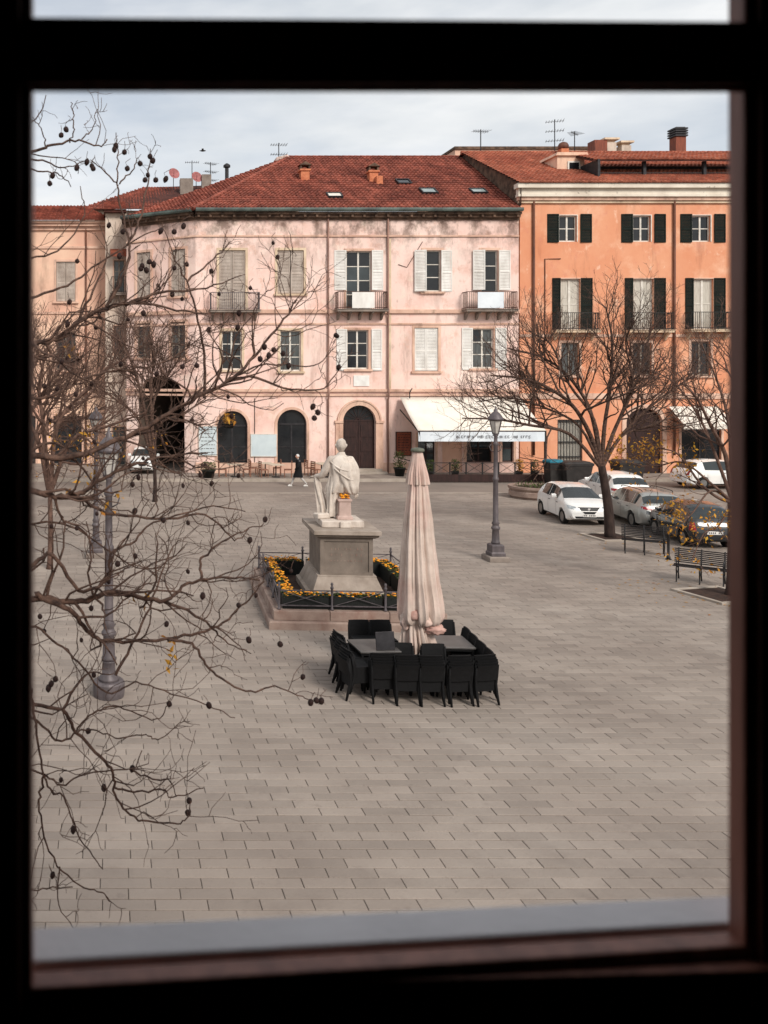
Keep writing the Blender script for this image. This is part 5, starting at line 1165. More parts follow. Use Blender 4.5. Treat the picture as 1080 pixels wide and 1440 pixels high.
for i, (px, yy) in enumerate(((330,50.2),(373,51.0),(388,50.0),(452,50.9),(462,50.0))):
    x = (px-CX)*yy/F; nm = ('flowered arch','blank pale board','second glazed arch','drainpipe','statue side')[i]
    cafe_table(x, yy, f'small beige topped cafe table near the {nm}', R(i*7))
    cafe_chair(x-.72, yy, R(-90+i*5), f'wicker cafe chair at the table by the {nm}, back to the archway'); cafe_chair(x+.72, yy+.05, R(88-i*4), f'wicker cafe chair at the table by the {nm}, back to the awning')
# ------------------------------------------------------------------ walking man
gp = G(420, 683)
pm_ = thing('person', (gp.x, gp.y, -.05), 'white haired person in long black coat and pale trousers striding past the cafe', 'person', rz=R(90))
J = [((0,0,.92),(.13,.15)), ((0,0,1.15),(.13,.16)), ((0,.02,1.40),(.13,.18)), ((0,.03,1.50),(.06,.06)), ((0,.05,1.56),(.055,.055)),
     ((.18,.02,1.40),(.065,.065)), ((.22,-.04,1.15),(.05,.05)), ((.22,.04,.93),(.038,.038)), ((.21,.07,.86),(.035,.02)), ((-.18,.02,1.40),(.065,.065)), ((-.22,.08,1.15),(.05,.05)), ((-.21,.22,.98),(.038,.038)), ((-.2,.27,.94),(.035,.02)),
     ((.09,.02,.86),(.09,.09)), ((.09,.24,.50),(.065,.065)), ((.09,.38,.10),(.045,.045)), ((.09,.50,.07),(.045,.03)), ((-.09,.0,.86),(.09,.09)), ((-.09,-.12,.48),(.065,.065)), ((-.09,-.42,.16),(.045,.045)), ((-.09,-.34,.05),(.045,.03))]
E = [(0,1),(1,2),(2,3),(3,4),(2,5),(5,6),(6,7),(7,8),(2,9),(9,10),(10,11),(11,12),(0,13),(13,14),(14,15),(15,16),(0,17),(17,18),(18,19),(19,20)]
skin('body', J, E, M_['trouser'], pm_, 2, 0)
bm = bmesh.new(); bmesh.ops.create_uvsphere(bm, u_segments=16, v_segments=12, radius=1)
for v in bm.verts:
    x, y, z = v.co; v.co = Vector((x*.078*(1-.15*max(0,-z)), y*.098, z*.118))
    if y > .85 and -.3 < z < .1 and abs(x) < .3: v.co.y += .022
for f in bm.faces: f.smooth = True
me = bpy.data.meshes.new('head'); bm.to_mesh(me); bm.free(); me.materials.append(M_['skin']); link('head', me, pm_, loc=(0,.07,1.66))
bm = bmesh.new(); bmesh.ops.create_uvsphere(bm, u_segments=16, v_segments=10, radius=1)
bmesh.ops.delete(bm, geom=[v for v in bm.verts if v.co.z < -.25 or (v.co.y > .55 and v.co.z < .45)], context='VERTS')
for v in bm.verts: v.co = Vector((v.co.x*.088, v.co.y*.108, v.co.z*.128))*(1+.05*math.sin(v.co.x*40))
me = bpy.data.meshes.new('hair'); bm.to_mesh(me); bm.free(); me.materials.append(M_['hair_white']); link('hair', me, pm_, loc=(0,.06,1.665))
rings = []
for z, rx, ry, cy in ((1.52,.09,.08,.03),(1.47,.18,.12,.02),(1.40,.235,.15,.02),(1.2,.23,.16,.01),(1.0,.215,.17,0),(.8,.225,.20,.02),(.62,.235,.25,.03),(.52,.24,.27,.03)):
    rings.append([(rx*math.cos(a)*(1+.03*math.sin(6*a)), cy+ry*math.sin(a)*(1+.04*math.sin(5*a+z*3)), z) for a in [2*math.pi*i/28 for i in range(28)]])
smooth_by_angle(loft(rings).build('coat', M_['coat_black'], pm_), 60)
q = MB()
for sx, ys in ((1,(.02,-.05,.05)),(-1,(.02,.09,.24))): q.tube([(sx*.19,ys[0],1.42),(sx*.245,ys[1],1.15),(sx*.225,ys[2],.95)], [.085,.07,.055], 10)
q.build('sleeves', M_['coat_black'], pm_, True)
for y, z, x in ((.46,.045,.09),(-.36,.06,-.09)): crumpled = bevel(MB().sq([(.042,.12,-.04),(.044,.125,0),(.038,.09,.04),(.03,.04,.065)], (x,y,z)).build('shoe', M_['shoe_white'], pm_), .015)
# ------------------------------------------------------------------ bins, bollard, benches, stone planter
def wheeled_bin(loc, label, m, lid, w_=.6, d_=.7, h2=1.1, rz=0, name='wheeled_bin'):
    t = thing(name, loc, label, 'bin', rz=rz); bevel(MB().sq([(w_*.4,d_*.38,.08),(w_*.5,d_*.5,h2*.9),(w_*.53,d_*.53,h2*.9),(w_*.53,d_*.53,h2*.95)]).build('body', M_[m], t), .02)
    bevel(MB().sq([(w_*.54,d_*.54,h2*.95),(w_*.54,d_*.54,h2),(w_*.40,d_*.42,h2*1.08)]).build('lid', M_[lid], t), .02)
    for sx in (-1,1): MB().lathe([(.1,-.03),(.1,.03)], 12).xf(Matrix.Translation((sx*w_*.42,d_*.3,.1)) @ Matrix.Rotation(R(90),4,'Y')).build('wheel', M_['tyre'], t)
    MB().bar((-w_*.4,d_*.56,h2*.97),(w_*.4,d_*.56,h2*.97),.04).build('handle', M_[m], t)
def onY(px, Y_): return Vector(((px-CX)*Y_/F, Y_, 0))
wheeled_bin(onY(778,47.6), 'slim dark bin with a teal lid beside the terrace railing', 'bin_grey', 'bin_teal', .75, .8, 1.3)
wheeled_bin(onY(808,47.2), 'large dark grey waste container between the teal lidded bin and the bare tree', 'bin_grey', 'bin_grey', 1.5, 1.0, 1.25)
wheeled_bin(onY(882,47.4), 'large dark grey waste container in front of the arched gate', 'bin_grey', 'bin_grey', 1.4, 1.0, 1.3)
g_ = G(940, 787); bo = thing('bollard', g_, 'slim black iron bollard beside the bench and the small black car', 'bollard'); MB().lathe([(.06,0),(.06,.1),(.04,.13),(.038,.78),(.055,.80),(.05,.86),(.02,.92)], 12).build('post', M_['iron'], bo, True); MB().lathe([(.09,0),(.09,.03)], 12).build('foot', M_['iron'], bo)
def bench(loc, rz, label):
    t = thing('park_bench', loc, label, 'bench', rz=rz); W2 = .66
    for i in range(8): MB().box(-W2,W2,-.2+i*.055,-.165+i*.055,.43+abs(i-3.5)*.005,.45+abs(i-3.5)*.005).build('seat_slat', M_['iron'], t)
    for i in range(8):
        y0, z0 = -.23-i*.018, .50+i*.052; MB().box(-W2,W2,y0-.01,y0+.01,z0,z0+.032).build('back_slat', M_['iron'], t)
    for sx in (-.56,0,.56):
        q = MB(); q.tube(cat_rom([(sx,.25,0),(sx,.2,.2),(sx,.24,.42),(sx,-.2,.42),(sx,-.24,.55),(sx,-.36,.92)],4), .02, 6); q.tube(cat_rom([(sx,-.32,0),(sx,-.22,.2),(sx,-.2,.42)],4), .02, 6)
        q.tube(cat_rom([(sx,.22,.18),(sx,.0,.28),(sx,-.2,.18)],4), .014, 6); q.build('leg_frame', M_['iron'], t, True)
        if sx: MB().tube(cat_rom([(sx,-.28,.66),(sx,-.05,.68),(sx,.2,.66),(sx,.26,.58),(sx,.24,.45)],4), .018, 6).build('armrest', M_['iron'], t, True)
g_ = G(906, 779); bench(g_, R(150), 'dark iron slatted bench beside the bare tree bed, facing the parked cars')
g_ = G(985, 820); bench(g_, R(140), 'dark iron slatted bench beside the bed of the leafy tree, nearest the bollard')
def curb_bed(c, sx, sy, rz, label):
    t = thing('tree_bed', c, label, 'tree bed', rz=rz); q = MB()
    for x0,x1,y0,y1 in ((-sx,sx,-sy,-sy+.12),(-sx,sx,sy-.12,sy),(-sx,-sx+.12,-sy+.12,sy-.12),(sx-.12,sx,-sy+.12,sy-.12)): bevel(MB().box(x0,x1,y0,y1,-.02,.06).build('edging', M_['kerb'], t), .01)
    MB().box(-sx+.12,sx-.12,-sy+.12,sy-.12,-.02,.03).build('soil', M_['soil'], t)
curb_bed(G(858,756), .75, .75, R(5), 'square earth bed at the foot of the bare tree by the white hatchback')
curb_bed(G(1012,838), .8, .8, R(12), 'square earth bed at the foot of the tree with yellow leaves')
g_ = G(752, 700); pl = thing('stone_planter', g_, 'round low stone planter beside the white hatchback', 'planter')
MB().lathe([(1.08,0),(1.08,.05),(1.18,.12),(1.18,.34),(1.12,.38),(1.16,.42),(1.22,.50),(1.22,.60),(1.05,.60),(1.02,.45),(.0,.45)], 36).build('basin', M_['stone_brown'], pl, True); MB().lathe([(1.02,.45),(1.0,.5),(.6,.55),(.0,.56)], 24).build('soil', M_['soil'], pl)
smooth_by_angle([o for o in KIDS[pl.name]][0], 30)
r3 = random.Random(77); q = MB()
for i in range(240):
    a = r3.uniform(0,6.28); rr = .95*math.sqrt(r3.random()); c = Vector((rr*math.cos(a),rr*math.sin(a),.56+r3.uniform(0,.18))); d = Vector((r3.gauss(0,1),r3.gauss(0,1),r3.gauss(0,1))).normalized()*.06; e = d.cross(Vector((0,0,1))).normalized()*.03
    q.add([c-d,c+e,c+d,c-e], [(0,1,2,3)])
q.build('ground_cover', M_['leaf_green'], pl, kind='stuff')
# ------------------------------------------------------------------ antennas, dishes, a bird
def antenna(px, py_base, py_top, Y_, label, yagi=2, rz=0):
    b = P(px,py_base,Y_); h2 = P(px,py_top,Y_).z-b.z; t = thing('tv_antenna', b, label, 'antenna', rz=rz); MB().tube([(0,0,-1.2),(0,0,h2)], .035, 6).build('mast', M_['metal_dark'], t)
    for j in range(yagi):
        z = h2-.15-j*.7; q = MB().bar((-.6,0,z),(.6,0,z),.025)
        for i in range(7): x = lerp(-.56,.56,i/6); q.bar((x,-.3-.03*i,z+.02),(x,.3+.03*i,z+.02),.016); q.bar((x,0,z-.08),(x,0,z+.1),.014)
        q.build('yagi_array', M_['metal_dark'], t)
antenna(392,222,201,62.5,'tv antenna on the gable end of the pink building roof', 2); antenna(676,218,182,62,'tall rake shaped tv antenna where the pink roof meets the orange building', 1, R(10)); antenna(780,214,168,62,'tall tv antenna with a loose cable left of the dome capped chimney', 3, R(-20)); antenna(808,214,185,63,'short tv antenna on the orange building roof beside the dormer', 1, R(40))
antenna(270,262,226,73,'tv antenna above the house behind the pink building, beside the satellite dish', 1, R(0)); antenna(296,262,228,73.4,'tv antenna above the house behind the pink building, next to the flue pipe', 3, R(30))
def dish(px, py, Y_, label):
    t = thing('satellite_dish', P(px,py,Y_), label, 'satellite dish'); M = Matrix.Rotation(R(70),4,'X') @ Matrix.Rotation(R(20),4,'Y')
    MB().lathe([(.02,0),(.25,.03),(.42,.10),(.5,.16),(.49,.17),(.40,.12),(.02,.03)], 18).xf(M).build('reflector', M_['dish_red'], t, True); MB().tube([(0,0,0),(0,.1,-.4),(0,.1,-1.3)], .03, 6).build('mast', M_['metal_dark'], t); MB().bar((0,-.05,-.3),(0,-.55,.1),.03).build('feed_arm', M_['metal_dark'], t)
dish(244,245,73,'reddish satellite dish over the house behind the pink building roof'); dish(276,250,73,'reddish satellite dish between the two antennas on the house behind the pink building')
bp_ = P(285,212,40); bi = thing('bird', bp_, 'small dark bird flying high above the rooftops', 'bird')
q = loft([[(x, r_*math.cos(a), r_*math.sin(a)) for a in [2*math.pi*i/8 for i in range(8)]] for x, r_ in ((-.16,.008),(-.08,.03),(0,.045),(.08,.035),(.12,.025),(.16,.004))]); q.build('body', M_['bird'], bi, True)
for s_ in (-1,1): MB().add([(.05,0,.01),(-.05,0,.01),(-.06,s_*.14,.05),(.03,s_*.15,.06),(-.04,s_*.30,.03),(.05,0,.025),(-.05,0,.022),(-.06,s_*.14,.06),(.03,s_*.15,.07)], [(0,1,2,3),(3,2,4),(5,8,7,6),(5,0,3,8)]).build('wing', M_['bird'], bi)
# ------------------------------------------------------------------ bare trees
def wander(rnd, p, d, L_, n, curl, up):
    pts = [Vector(p)]; d = Vector(d).normalized()
    for i in range(n):
        d = (d + Vector((rnd.gauss(0,curl), rnd.gauss(0,curl), rnd.gauss(0,curl)+up))).normalized(); pts.append(pts[-1] + d*L_/n)
    return pts
def grow(mb, rnd, pts, r0, r1, lvl, maxl, cfg, tips):
    n = len(pts); mb.tube(pts, [lerp(r0,r1,i/(n-1)) for i in range(n)], 6 if r0 > .02 else (5 if r0 > .009 else 4), cap=False)
    if lvl >= maxl: tips.append(pts[-1]); return
    Lt = sum((b-a).length for a, b in zip(pts, pts[1:])); k_ = cfg['kids'][lvl]; cnt = max(2, int(Lt*k_))
    for j in range(cnt):
        t = rnd.uniform(cfg.get('from',.2),1.0)**.8; i = min(int(t*(n-1)), n-2); p = pts[i].lerp(pts[i+1], t*(n-1)-i); d = (pts[i+1]-pts[i]).normalized()
        s_ = Vector((rnd.gauss(0,1),rnd.gauss(0,1)*cfg.get('flat',1),rnd.gauss(0,1))); s_ = (s_-d*s_.dot(d)).normalized()
        ang = rnd.uniform(*cfg.get('ang',(.5,1.1))); nd = d*math.cos(ang)+s_*math.sin(ang); nd.z += cfg.get('bias',.15)
        L2 = Lt*rnd.uniform(*cfg['len'][lvl])*(1.15-.6*t); L2 = min(max(L2, .12), cfg.get('cap',(9,9,9))[lvl]); rr = max(lerp(r0,r1,t)*rnd.uniform(.45,.65), cfg['rmin'])
        grow(mb, rnd, wander(rnd, p, nd, L2, cfg['seg'][lvl], cfg.get('curl',.2), cfg.get('up',.06)), rr, max(cfg['rmin']*.7, rr*.4), lvl+1, maxl, cfg, tips)
POD = []
for i in range(3):
    bm = bmesh.new(); bmesh.ops.create_icosphere(bm, subdivisions=2, radius=1); rr = random.Random(i+50)
    for v in bm.verts: v.co = Vector((v.co.x*.019, v.co.y*.020, v.co.z*(.021+.003*i)))*rr.uniform(.93,1.07)
    for f in bm.faces: f.smooth = True
    me = bpy.data.meshes.new('seed_pod'); bm.to_mesh(me); bm.free(); me.materials.append(M_['pod']); POD.append(me)
def leaves(name, pts, m, parent, rnd, s0=.04, s1=.09, per=3, spread=.15):
    q = MB()
    for p in pts:
        for _ in range(per):
            c = Vector(p)+Vector((rnd.gauss(0,spread),rnd.gauss(0,spread),rnd.gauss(0,spread))); s_ = rnd.uniform(s0,s1); d = Vector((rnd.gauss(0,1),rnd.gauss(0,1),rnd.gauss(-.5,1))).normalized()*s_
            e = d.cross(Vector((rnd.gauss(0,1),rnd.gauss(0,1),rnd.gauss(0,1)))).normalized()*s_*.5; f = d.cross(e).normalized()*s_*.15
            q.add([c-d,c+e-d*.2+f,c+d,c-e-d*.2+f,c], [(0,1,4),(1,2,4),(2,3,4),(3,0,4)])
    return q.build(name, M_[m], parent, kind='stuff')
# --- the big tree beside our window: limbs follow long curves out of a trunk to the left of the view
rnd = random.Random(21)
TB = Vector((-2.9, 7.6, 0))
fg = thing('foreground_tree', TB, 'big bare tree with long curling branches and dark seed pods near the window', 'tree')
trunk = [Vector((0,0,0)),Vector((.05,.02,1.2)),Vector((-.02,.05,2.6)),Vector((.08,.0,4.0)),Vector((.02,-.05,5.4)),Vector((.1,.05,6.8)),Vector((.05,.1,8.2)),Vector((.15,.1,9.6))]
tp = cat_rom(trunk,3); MB().tube(tp, [lerp(.24,.09,i/(len(tp)-1))*(1.25 if i == 0 else 1) for i in range(len(tp))], 12).build('trunk', M_['bark'], fg, True)
def trunk_at(z):
    for a, b in zip(trunk, trunk[1:]):
        if a.z <= z <= b.z: return a.lerp(b, (z-a.z)/(b.z-a.z))
    return trunk[-1]
LIMBS = [  # r0, depth at start, depth at end, pixel path
 (.022,6.9,7.2,[(-60,232),(41,213),(75,204),(105,198),(138,206),(152,196)]), (.008,7.0,7.1,[(100,200),(104,178),(103,160),(100,144)]), (.007,7.0,7.1,[(116,197),(130,182),(138,153)]), (.008,7.0,6.8,[(66,207),(58,182),(46,163)]),
 (.012,7.3,7.6,[(30,224),(60,226),(90,236),(118,227)]), (.010,7.3,7.4,[(20,236),(60,240),(85,246),(100,262)]),
 (.016,7.0,7.3,[(150,432),(172,392),(182,345),(172,305),(165,258),(166,222),(163,186)]), (.008,7.1,7.2,[(166,258),(145,240),(127,224)]), (.008,7.2,7.2,[(166,258),(185,240),(194,220)]), (.012,7.1,7.6,[(181,345),(196,310),(206,266),(210,235),(212,210)]),
 (.034,6.8,7.4,[(-70,500),(45,484),(84,474),(112,450),(155,431),(198,427),(250,436),(292,441)]), (.018,7.2,7.5,[(175,428),(225,412),(290,405),(345,385)]),
 (.016,7.3,7.6,[(288,560),(287,500),(276,440),(262,395),(240,350),(228,312)]), (.012,7.4,7.6,[(262,395),(300,365),(325,340)]), (.014,7.2,7.4,[(112,450),(135,400),(150,360),(140,315)]),
 (.036,6.7,7.2,[(-80,600),(40,640),(110,640),(165,618),(215,596),(268,562),(322,535),(358,500),(395,455),(418,420)]), (.016,7.0,7.3,[(300,548),(350,530),(410,548),(455,545),(480,515)]), (.010,7.1,7.3,[(330,530),(375,512),(440,515),(470,490)]),
 (.034,6.6,7.0,[(-60,660),(41,689),(77,697),(112,693),(134,680),(160,664),(200,650),(240,640),(290,636)]), (.018,6.8,7.2,[(100,694),(150,720),(220,730),(290,725),(330,760),(352,742)]),
 (.034,6.5,6.9,[(-70,850),(52,843),(115,846),(152,833),(186,837),(234,844),(256,825),(284,816),(330,812),(365,815)]), (.016,6.7,6.9,[(234,846),(270,862),(300,884),(316,902),(352,918)]), (.014,6.7,7.0,[(284,816),(282,790),(300,770),(335,750),(372,738)]),
 (.026,6.5,6.8,[(50,835),(68,845),(104,862),(126,891),(160,903),(234,898),(289,887),(326,865),(356,838),(370,817)]), (.014,6.6,6.9,[(160,950),(189,900),(215,840),(238,780),(253,758)]),
 (.014,6.6,6.9,[(234,900),(270,906),(289,935),(316,958),(352,974),(386,965),(424,980),(446,987)]), (.014,6.5,6.8,[(88,1000),(120,950),(160,948)]), (.020,6.4,6.7,[(40,800),(75,780),(110,830),(152,815),(155,780),(190,760),(215,735),(300,712),(345,720)]),
 (.020,6.2,6.4,[(-50,980),(44,991),(88,1000),(107,1030),(148,1071),(161,1093),(160,1112),(178,1141),(207,1154),(244,1158),(264,1149),(268,1127)]), (.013,6.2,6.4,[(-30,990),(44,1008),(78,1040),(100,1036),(116,1016),(142,997),(175,997),(220,1012),(238,990)]),
 (.012,6.2,6.3,[(-20,1070),(56,1086),(86,1103),(120,1088),(185,1081),(200,1056)]), (.008,6.3,6.3,[(186,1081),(215,1096),(238,1097),(249,1120)]), (.009,6.3,6.4,[(160,1108),(193,1114),(230,1112),(242,1122),(286,1107)]), (.008,6.3,6.4,[(107,1030),(130,1026),(168,1038),(205,1032),(222,1040),(248,1020)]),
 (.011,6.1,6.2,[(44,970),(50,1020),(59,1082),(74,1114),(90,1119),(107,1167),(126,1197),(144,1224)]), (.010,6.1,6.2,[(62,1090),(56,1120),(57,1156),(75,1208),(111,1245),(142,1254),(155,1268)]), (.006,6.1,6.15,[(84,1219),(83,1275),(108,1308)]), (.006,6.1,6.1,[(30,1252),(60,1251),(100,1248)]),
 (.018,6.9,7.4,[(-50,560),(60,560),(120,530),(170,520),(230,510),(275,480),(300,455)]), (.016,6.8,7.2,[(-50,760),(50,735),(110,745),(160,780),(215,800),(260,770)]), (.016,7.0,7.4,[(-40,380),(40,365),(90,345),(118,300),(112,262)]), (.014,7.2,7.5,[(40,420),(95,400),(140,370),(205,330),(232,318)]),
 (.014,6.5,6.7,[(-40,900),(40,880),(80,905),(110,930),(150,975),(190,960),(240,975),(300,995),(330,1010)]), (.012,6.6,6.8,[(60,640),(70,580),(105,520),(100,470)]), (.012,6.9,7.2,[(220,596),(240,640),(300,660),(350,650)])]
br = MB(); tips = []; spots = []
cfg = dict(cap=(.62,.30), kids=(5.2,5.5), len=((.16,.40),(.3,.6)), seg=(6,4), curl=.30, up=.06, rmin=.0026, ang=(.4,1.15), flat=.55, bias=.05, **{'from':.12})
for r0, d0, d1, path in LIMBS:
    n = len(path); pts = [P(px,py,lerp(d0,d1,i/(n-1))+rnd.uniform(-.05,.05))-TB for i, (px,py) in enumerate(path)]
    if path[0][0] < 0:
        z = min(max(pts[0].z-.5, .8), 9.2); a = trunk_at(z); pts = [a, a.lerp(pts[0],.55)+Vector((0,0,-.08))] + pts
    pts = cat_rom(pts, 5); pts = [p+Vector((rnd.gauss(0,.006),rnd.gauss(0,.006),rnd.gauss(0,.006))) for p in pts]
    cfg['kids'] = (1.8,2.0) if path[-1][1] < 330 else ((8.0,7.5) if path[0][1] < 780 else ((5.0,5.0) if path[0][1] < 880 else (2.4,2.6)))
    spots.append(pts); grow(br, rnd, pts, r0*.9, max(.0038, r0*.2), 0, 2, cfg, tips)
br.build('branches', M_['twig'], fg, True)
vis = [p for p in tips if (p+TB).y > 5.6]; rnd.shuffle(vis)
pods = [(58,262),(140,292),(155,308),(72,236),(96,178),(85,186),(120,200),(165,206),(175,222),(195,250),(215,222),(205,232),(218,248),(160,212),(240,243),(232,255),(204,262),(222,262)]
for px, py in ((93,182),(86,190),(122,228),(131,237),(163,205),(161,210),(175,214),(197,230),(204,253),(211,220),(215,226),(219,253),(233,252),(179,237),(108,236),(70,258),(74,247),(200,374),(210,368),(216,372),(206,380),(198,378),(168,360),(226,325),(258,318),(245,326),(372,488),(378,500),(385,492),(366,505),(440,572),(447,580),(442,588),(238,990),(124,1028),(186,1081),(146,1108),(266,1126),(264,1143),(103,1167),(72,962),(68,968),(78,955),(294,992),(445,985),(437,988),(452,986),(285,838),(350,900),(394,906)):
    o = link('seed_pod', POD[rnd.randrange(3)], fg, loc=P(px,py,7.0 if py < 600 else 6.5)-TB, rot=(rnd.uniform(-.4,.4),rnd.uniform(-.4,.4),0)); o.scale = (1.15,)*3
for p in [p for p in vis if (p+TB).z < 8.0][:95]:
    o = link('seed_pod', POD[rnd.randrange(3)], fg, loc=p+Vector((0,0,-.025)), rot=(rnd.uniform(-.4,.4),rnd.uniform(-.4,.4),0)); s_ = rnd.uniform(.75,1.15); o.scale = (s_,)*3
sk = MB()
for o in KIDS[fg.name]:
    if o.name.startswith('seed_pod'): p = Vector(o.location); sk.tube([p+Vector((0,0,.015)), p+Vector((rnd.uniform(-.02,.02),rnd.uniform(-.02,.02),.05)), p+Vector((rnd.uniform(-.05,.05),rnd.uniform(-.03,.03),.085))], .0022, 4)
sk.build('pod_stalks', M_['twig'], fg, kind='stuff')
leaves('last_leaves', [P(px,py,6.9)-TB for px, py in ((98,492),(104,497),(322,590),(160,712),(168,700),(237,890),(238,925),(240,940),(235,910),(190,838),(200,842),(105,690),(120,605),(130,662))], 'leaf_yellow', fg, rnd, .02, .045, 3, .035)
# --- other bare trees on the piazza
def bare_tree(loc, limbs, label, h, seed, mb_='bark_dark', mt='twig', kids=(2.0,2.6,3.0), r=.2, lean=(0,0), rmin=.006, leafpts=0, maxl=3, group=None, lr=1.0, leafz=4.2):
    rr = random.Random(seed); t = thing('bare_tree', loc, label, 'tree'); top = Vector((lean[0],lean[1],h)); tp = cat_rom([Vector((0,0,-.05)), Vector((lean[0]*.35+.03,lean[1]*.4,h*.45)), top],5)
    MB().tube(tp, [r*(1.35 if i == 0 else 1.1-.35*i/(len(tp)-1)) for i in range(len(tp))], 12).build('trunk', M_[mb_], t, True)
    q = MB(); tips_ = []; cf = dict(kids=kids, len=((.3,.55),(.35,.6),(.4,.7)), seg=(6,5,4), curl=.2, up=.07, rmin=rmin, ang=(.45,1.0), bias=.12, **{'from':.22})
    for pts, r0 in limbs:
        pts = cat_rom([top-Vector((0,0,.12))]+[Vector(p) for p in pts], 4); grow(q, rr, pts, r0*lr, r0*lr*.3, 0, maxl, cf, tips_)
    cr_ = q.build('crown', M_[mt], t, True)
    if leafpts: tips_ = [p for p in tips_ if p.z < leafz]; rr.shuffle(tips_); leaves('yellow_leaves', tips_[:leafpts], 'leaf_yellow', t, rr, .03, .07, 4, .16)
    return t
b0 = G(858,756)
def LP(pxs, Y0, Y1, base): n = len(pxs); return [P(px,py,lerp(Y0,Y1,i/(max(1,n-1))))-base for i, (px,py) in enumerate(pxs)]
Yt = b0.y; h0 = P(846,655,Yt)-b0
bare_tree(b0, [(LP([(830,612),(805,570),(770,545),(735,532),(690,528)],Yt,Yt-1.2,b0),.13),(LP([(836,600),(822,560),(790,520),(755,500),(715,490)],Yt,Yt+1.5,b0),.11),(LP([(850,600),(858,545),(861,480),(852,432)],Yt,Yt+.3,b0),.11),(LP([(862,610),(885,560),(905,510),(915,460)],Yt,Yt+1.0,b0),.11),(LP([(868,620),(905,580),(950,545),(990,520)],Yt,Yt-1,b0),.10),(LP([(800,610),(745,598),(700,590),(650,588)],Yt,Yt-1.5,b0),.10),(LP([(835,590),(800,540),(775,485),(750,470)],Yt,Yt+2,b0),.09),(LP([(870,590),(890,540),(880,480),(900,440)],Yt,Yt-1.5,b0),.08),(LP([(815,600),(770,575),(720,560),(670,565)],Yt,Yt+.8,b0),.08),(LP([(872,615),(910,600),(955,585),(1000,590)],Yt,Yt+1,b0),.08)],
          'wide spreading bare tree beside the white hatchback, before the orange building', h0.z, 5, r=.17, lean=(h0.x,0), kids=(3.8,3.7,3.4), rmin=.0046, lr=.75)
b1 = G(1030,838)
Yt = b1.y
bare_tree(b1, [(LP([(1020,640),(1000,600),(980,560),(960,540)],Yt,Yt-.6,b1),.09),(LP([(1030,600),(1035,540),(1030,480)],Yt,Yt+.5,b1),.09),(LP([(1010,700),(985,680),(955,640),(930,630)],Yt,Yt+.8,b1),.07),(LP([(1000,690),(975,720),(960,735)],Yt,Yt-.5,b1),.05),(LP([(1060,620),(1090,560)],Yt,Yt,b1),.08),(LP([(1010,650),(985,590),(950,540),(915,520)],Yt,Yt+1.5,b1),.07),(LP([(1000,680),(960,650),(920,655),(885,640)],Yt,Yt+1.6,b1),.06),(LP([(1025,600),(1010,540),(985,480)],Yt,Yt+.8,b1),.07),(LP([(1010,740),(990,750),(972,790)],Yt,Yt-.6,b1),.045)],
          'tree keeping some yellow leaves, over the end bench by the window frame', (P(1030,700,Yt)-b1).z, 9, r=.15, kids=(3.8,3.8,3.4), rmin=.0045, leafpts=260, lr=.7, mt='twig_far')
b2_ = G(70, 800); Yt = b2_.y
bare_tree(b2_, [(LP([(80,600),(110,560),(150,520),(185,500)],Yt,Yt+1,b2_),.09),(LP([(60,590),(55,540),(70,480)],Yt,Yt,b2_),.09),(LP([(50,610),(10,570),(-30,540)],Yt,Yt,b2_),.09),(LP([(100,620),(150,600),(205,580)],Yt,Yt-1,b2_),.08),(LP([(60,640),(90,650),(140,655)],Yt,Yt-1,b2_),.06)],
          'dense bare tree behind the lamp with the round base', (P(70,690,Yt)-b2_).z, 15, r=.09, mb_='twig_far', kids=(4.2,4.2,3.6), mt='twig_far', rmin=.006, leafpts=40)
b3 = Vector((2.4, 41.0, 0)); Yt = 41.0
bare_tree(b3, [(LP([(215,570),(235,530),(255,500)],Yt,Yt+1,b3),.10),(LP([(200,560),(185,510),(170,470)],Yt,Yt,b3),.10),(LP([(222,600),(260,580),(290,560)],Yt,Yt-1,b3),.08),(LP([(195,590),(160,560),(130,540)],Yt,Yt-1,b3),.09),(LP([(212,560),(215,510),(210,465)],Yt,Yt+1,b3),.09)],
          'bare tree standing before the big dark archway', (P(217,655,Yt)-b3).z, 18, r=.10, kids=(3.6,3.6,3.2), mt='twig', rmin=.008)
b4 = Vector((-3.4, 37.0, 0)); Yt = 37.0
bare_tree(b4, [(LP([(40,590),(70,540),(100,500)],Yt,Yt+1,b4),.10),(LP([(30,580),(30,520),(50,470)],Yt,Yt,b4),.10),(LP([(60,600),(110,590),(150,570)],Yt,Yt-1,b4),.09),(LP([(10,590),(-30,560)],Yt,Yt,b4),.09),(LP([(50,610),(90,620),(130,610)],Yt,Yt-1,b4),.07)],
          'dense bare tree in front of the cream building', (P(36,670,Yt)-b4).z, 28, r=.09, mb_='twig_far', kids=(4.2,4.0,3.4), mt='twig_far', rmin=.008, leafpts=20)

# fallen leaves lying on the paving
lf = MB(); rnd = random.Random(99)
for c_, n_, s_ in ((G(960,835),60,1.0),(G(985,800),40,.9),(G(870,765),30,1.0)):
    for _ in range(n_):
        p = c_+Vector((rnd.gauss(0,s_),rnd.gauss(0,s_),.006)); a = rnd.uniform(0,6.28); l_ = rnd.uniform(.03,.06); d = Vector((math.cos(a),math.sin(a),0))*l_; e_ = Vector((-d.y,d.x,0))*.5
        lf.add([p-d,p+e_+Vector((0,0,.012)),p+d+Vector((0,0,.006)),p-e_+Vector((0,0,.01))], [(0,1,2,3)])
o = lf.build('fallen_leaves', M_['leaf_yellow']); tag(o, 'dry yellow leaves scattered over the paving round the tree beds and benches', 'leaves', kind='stuff')
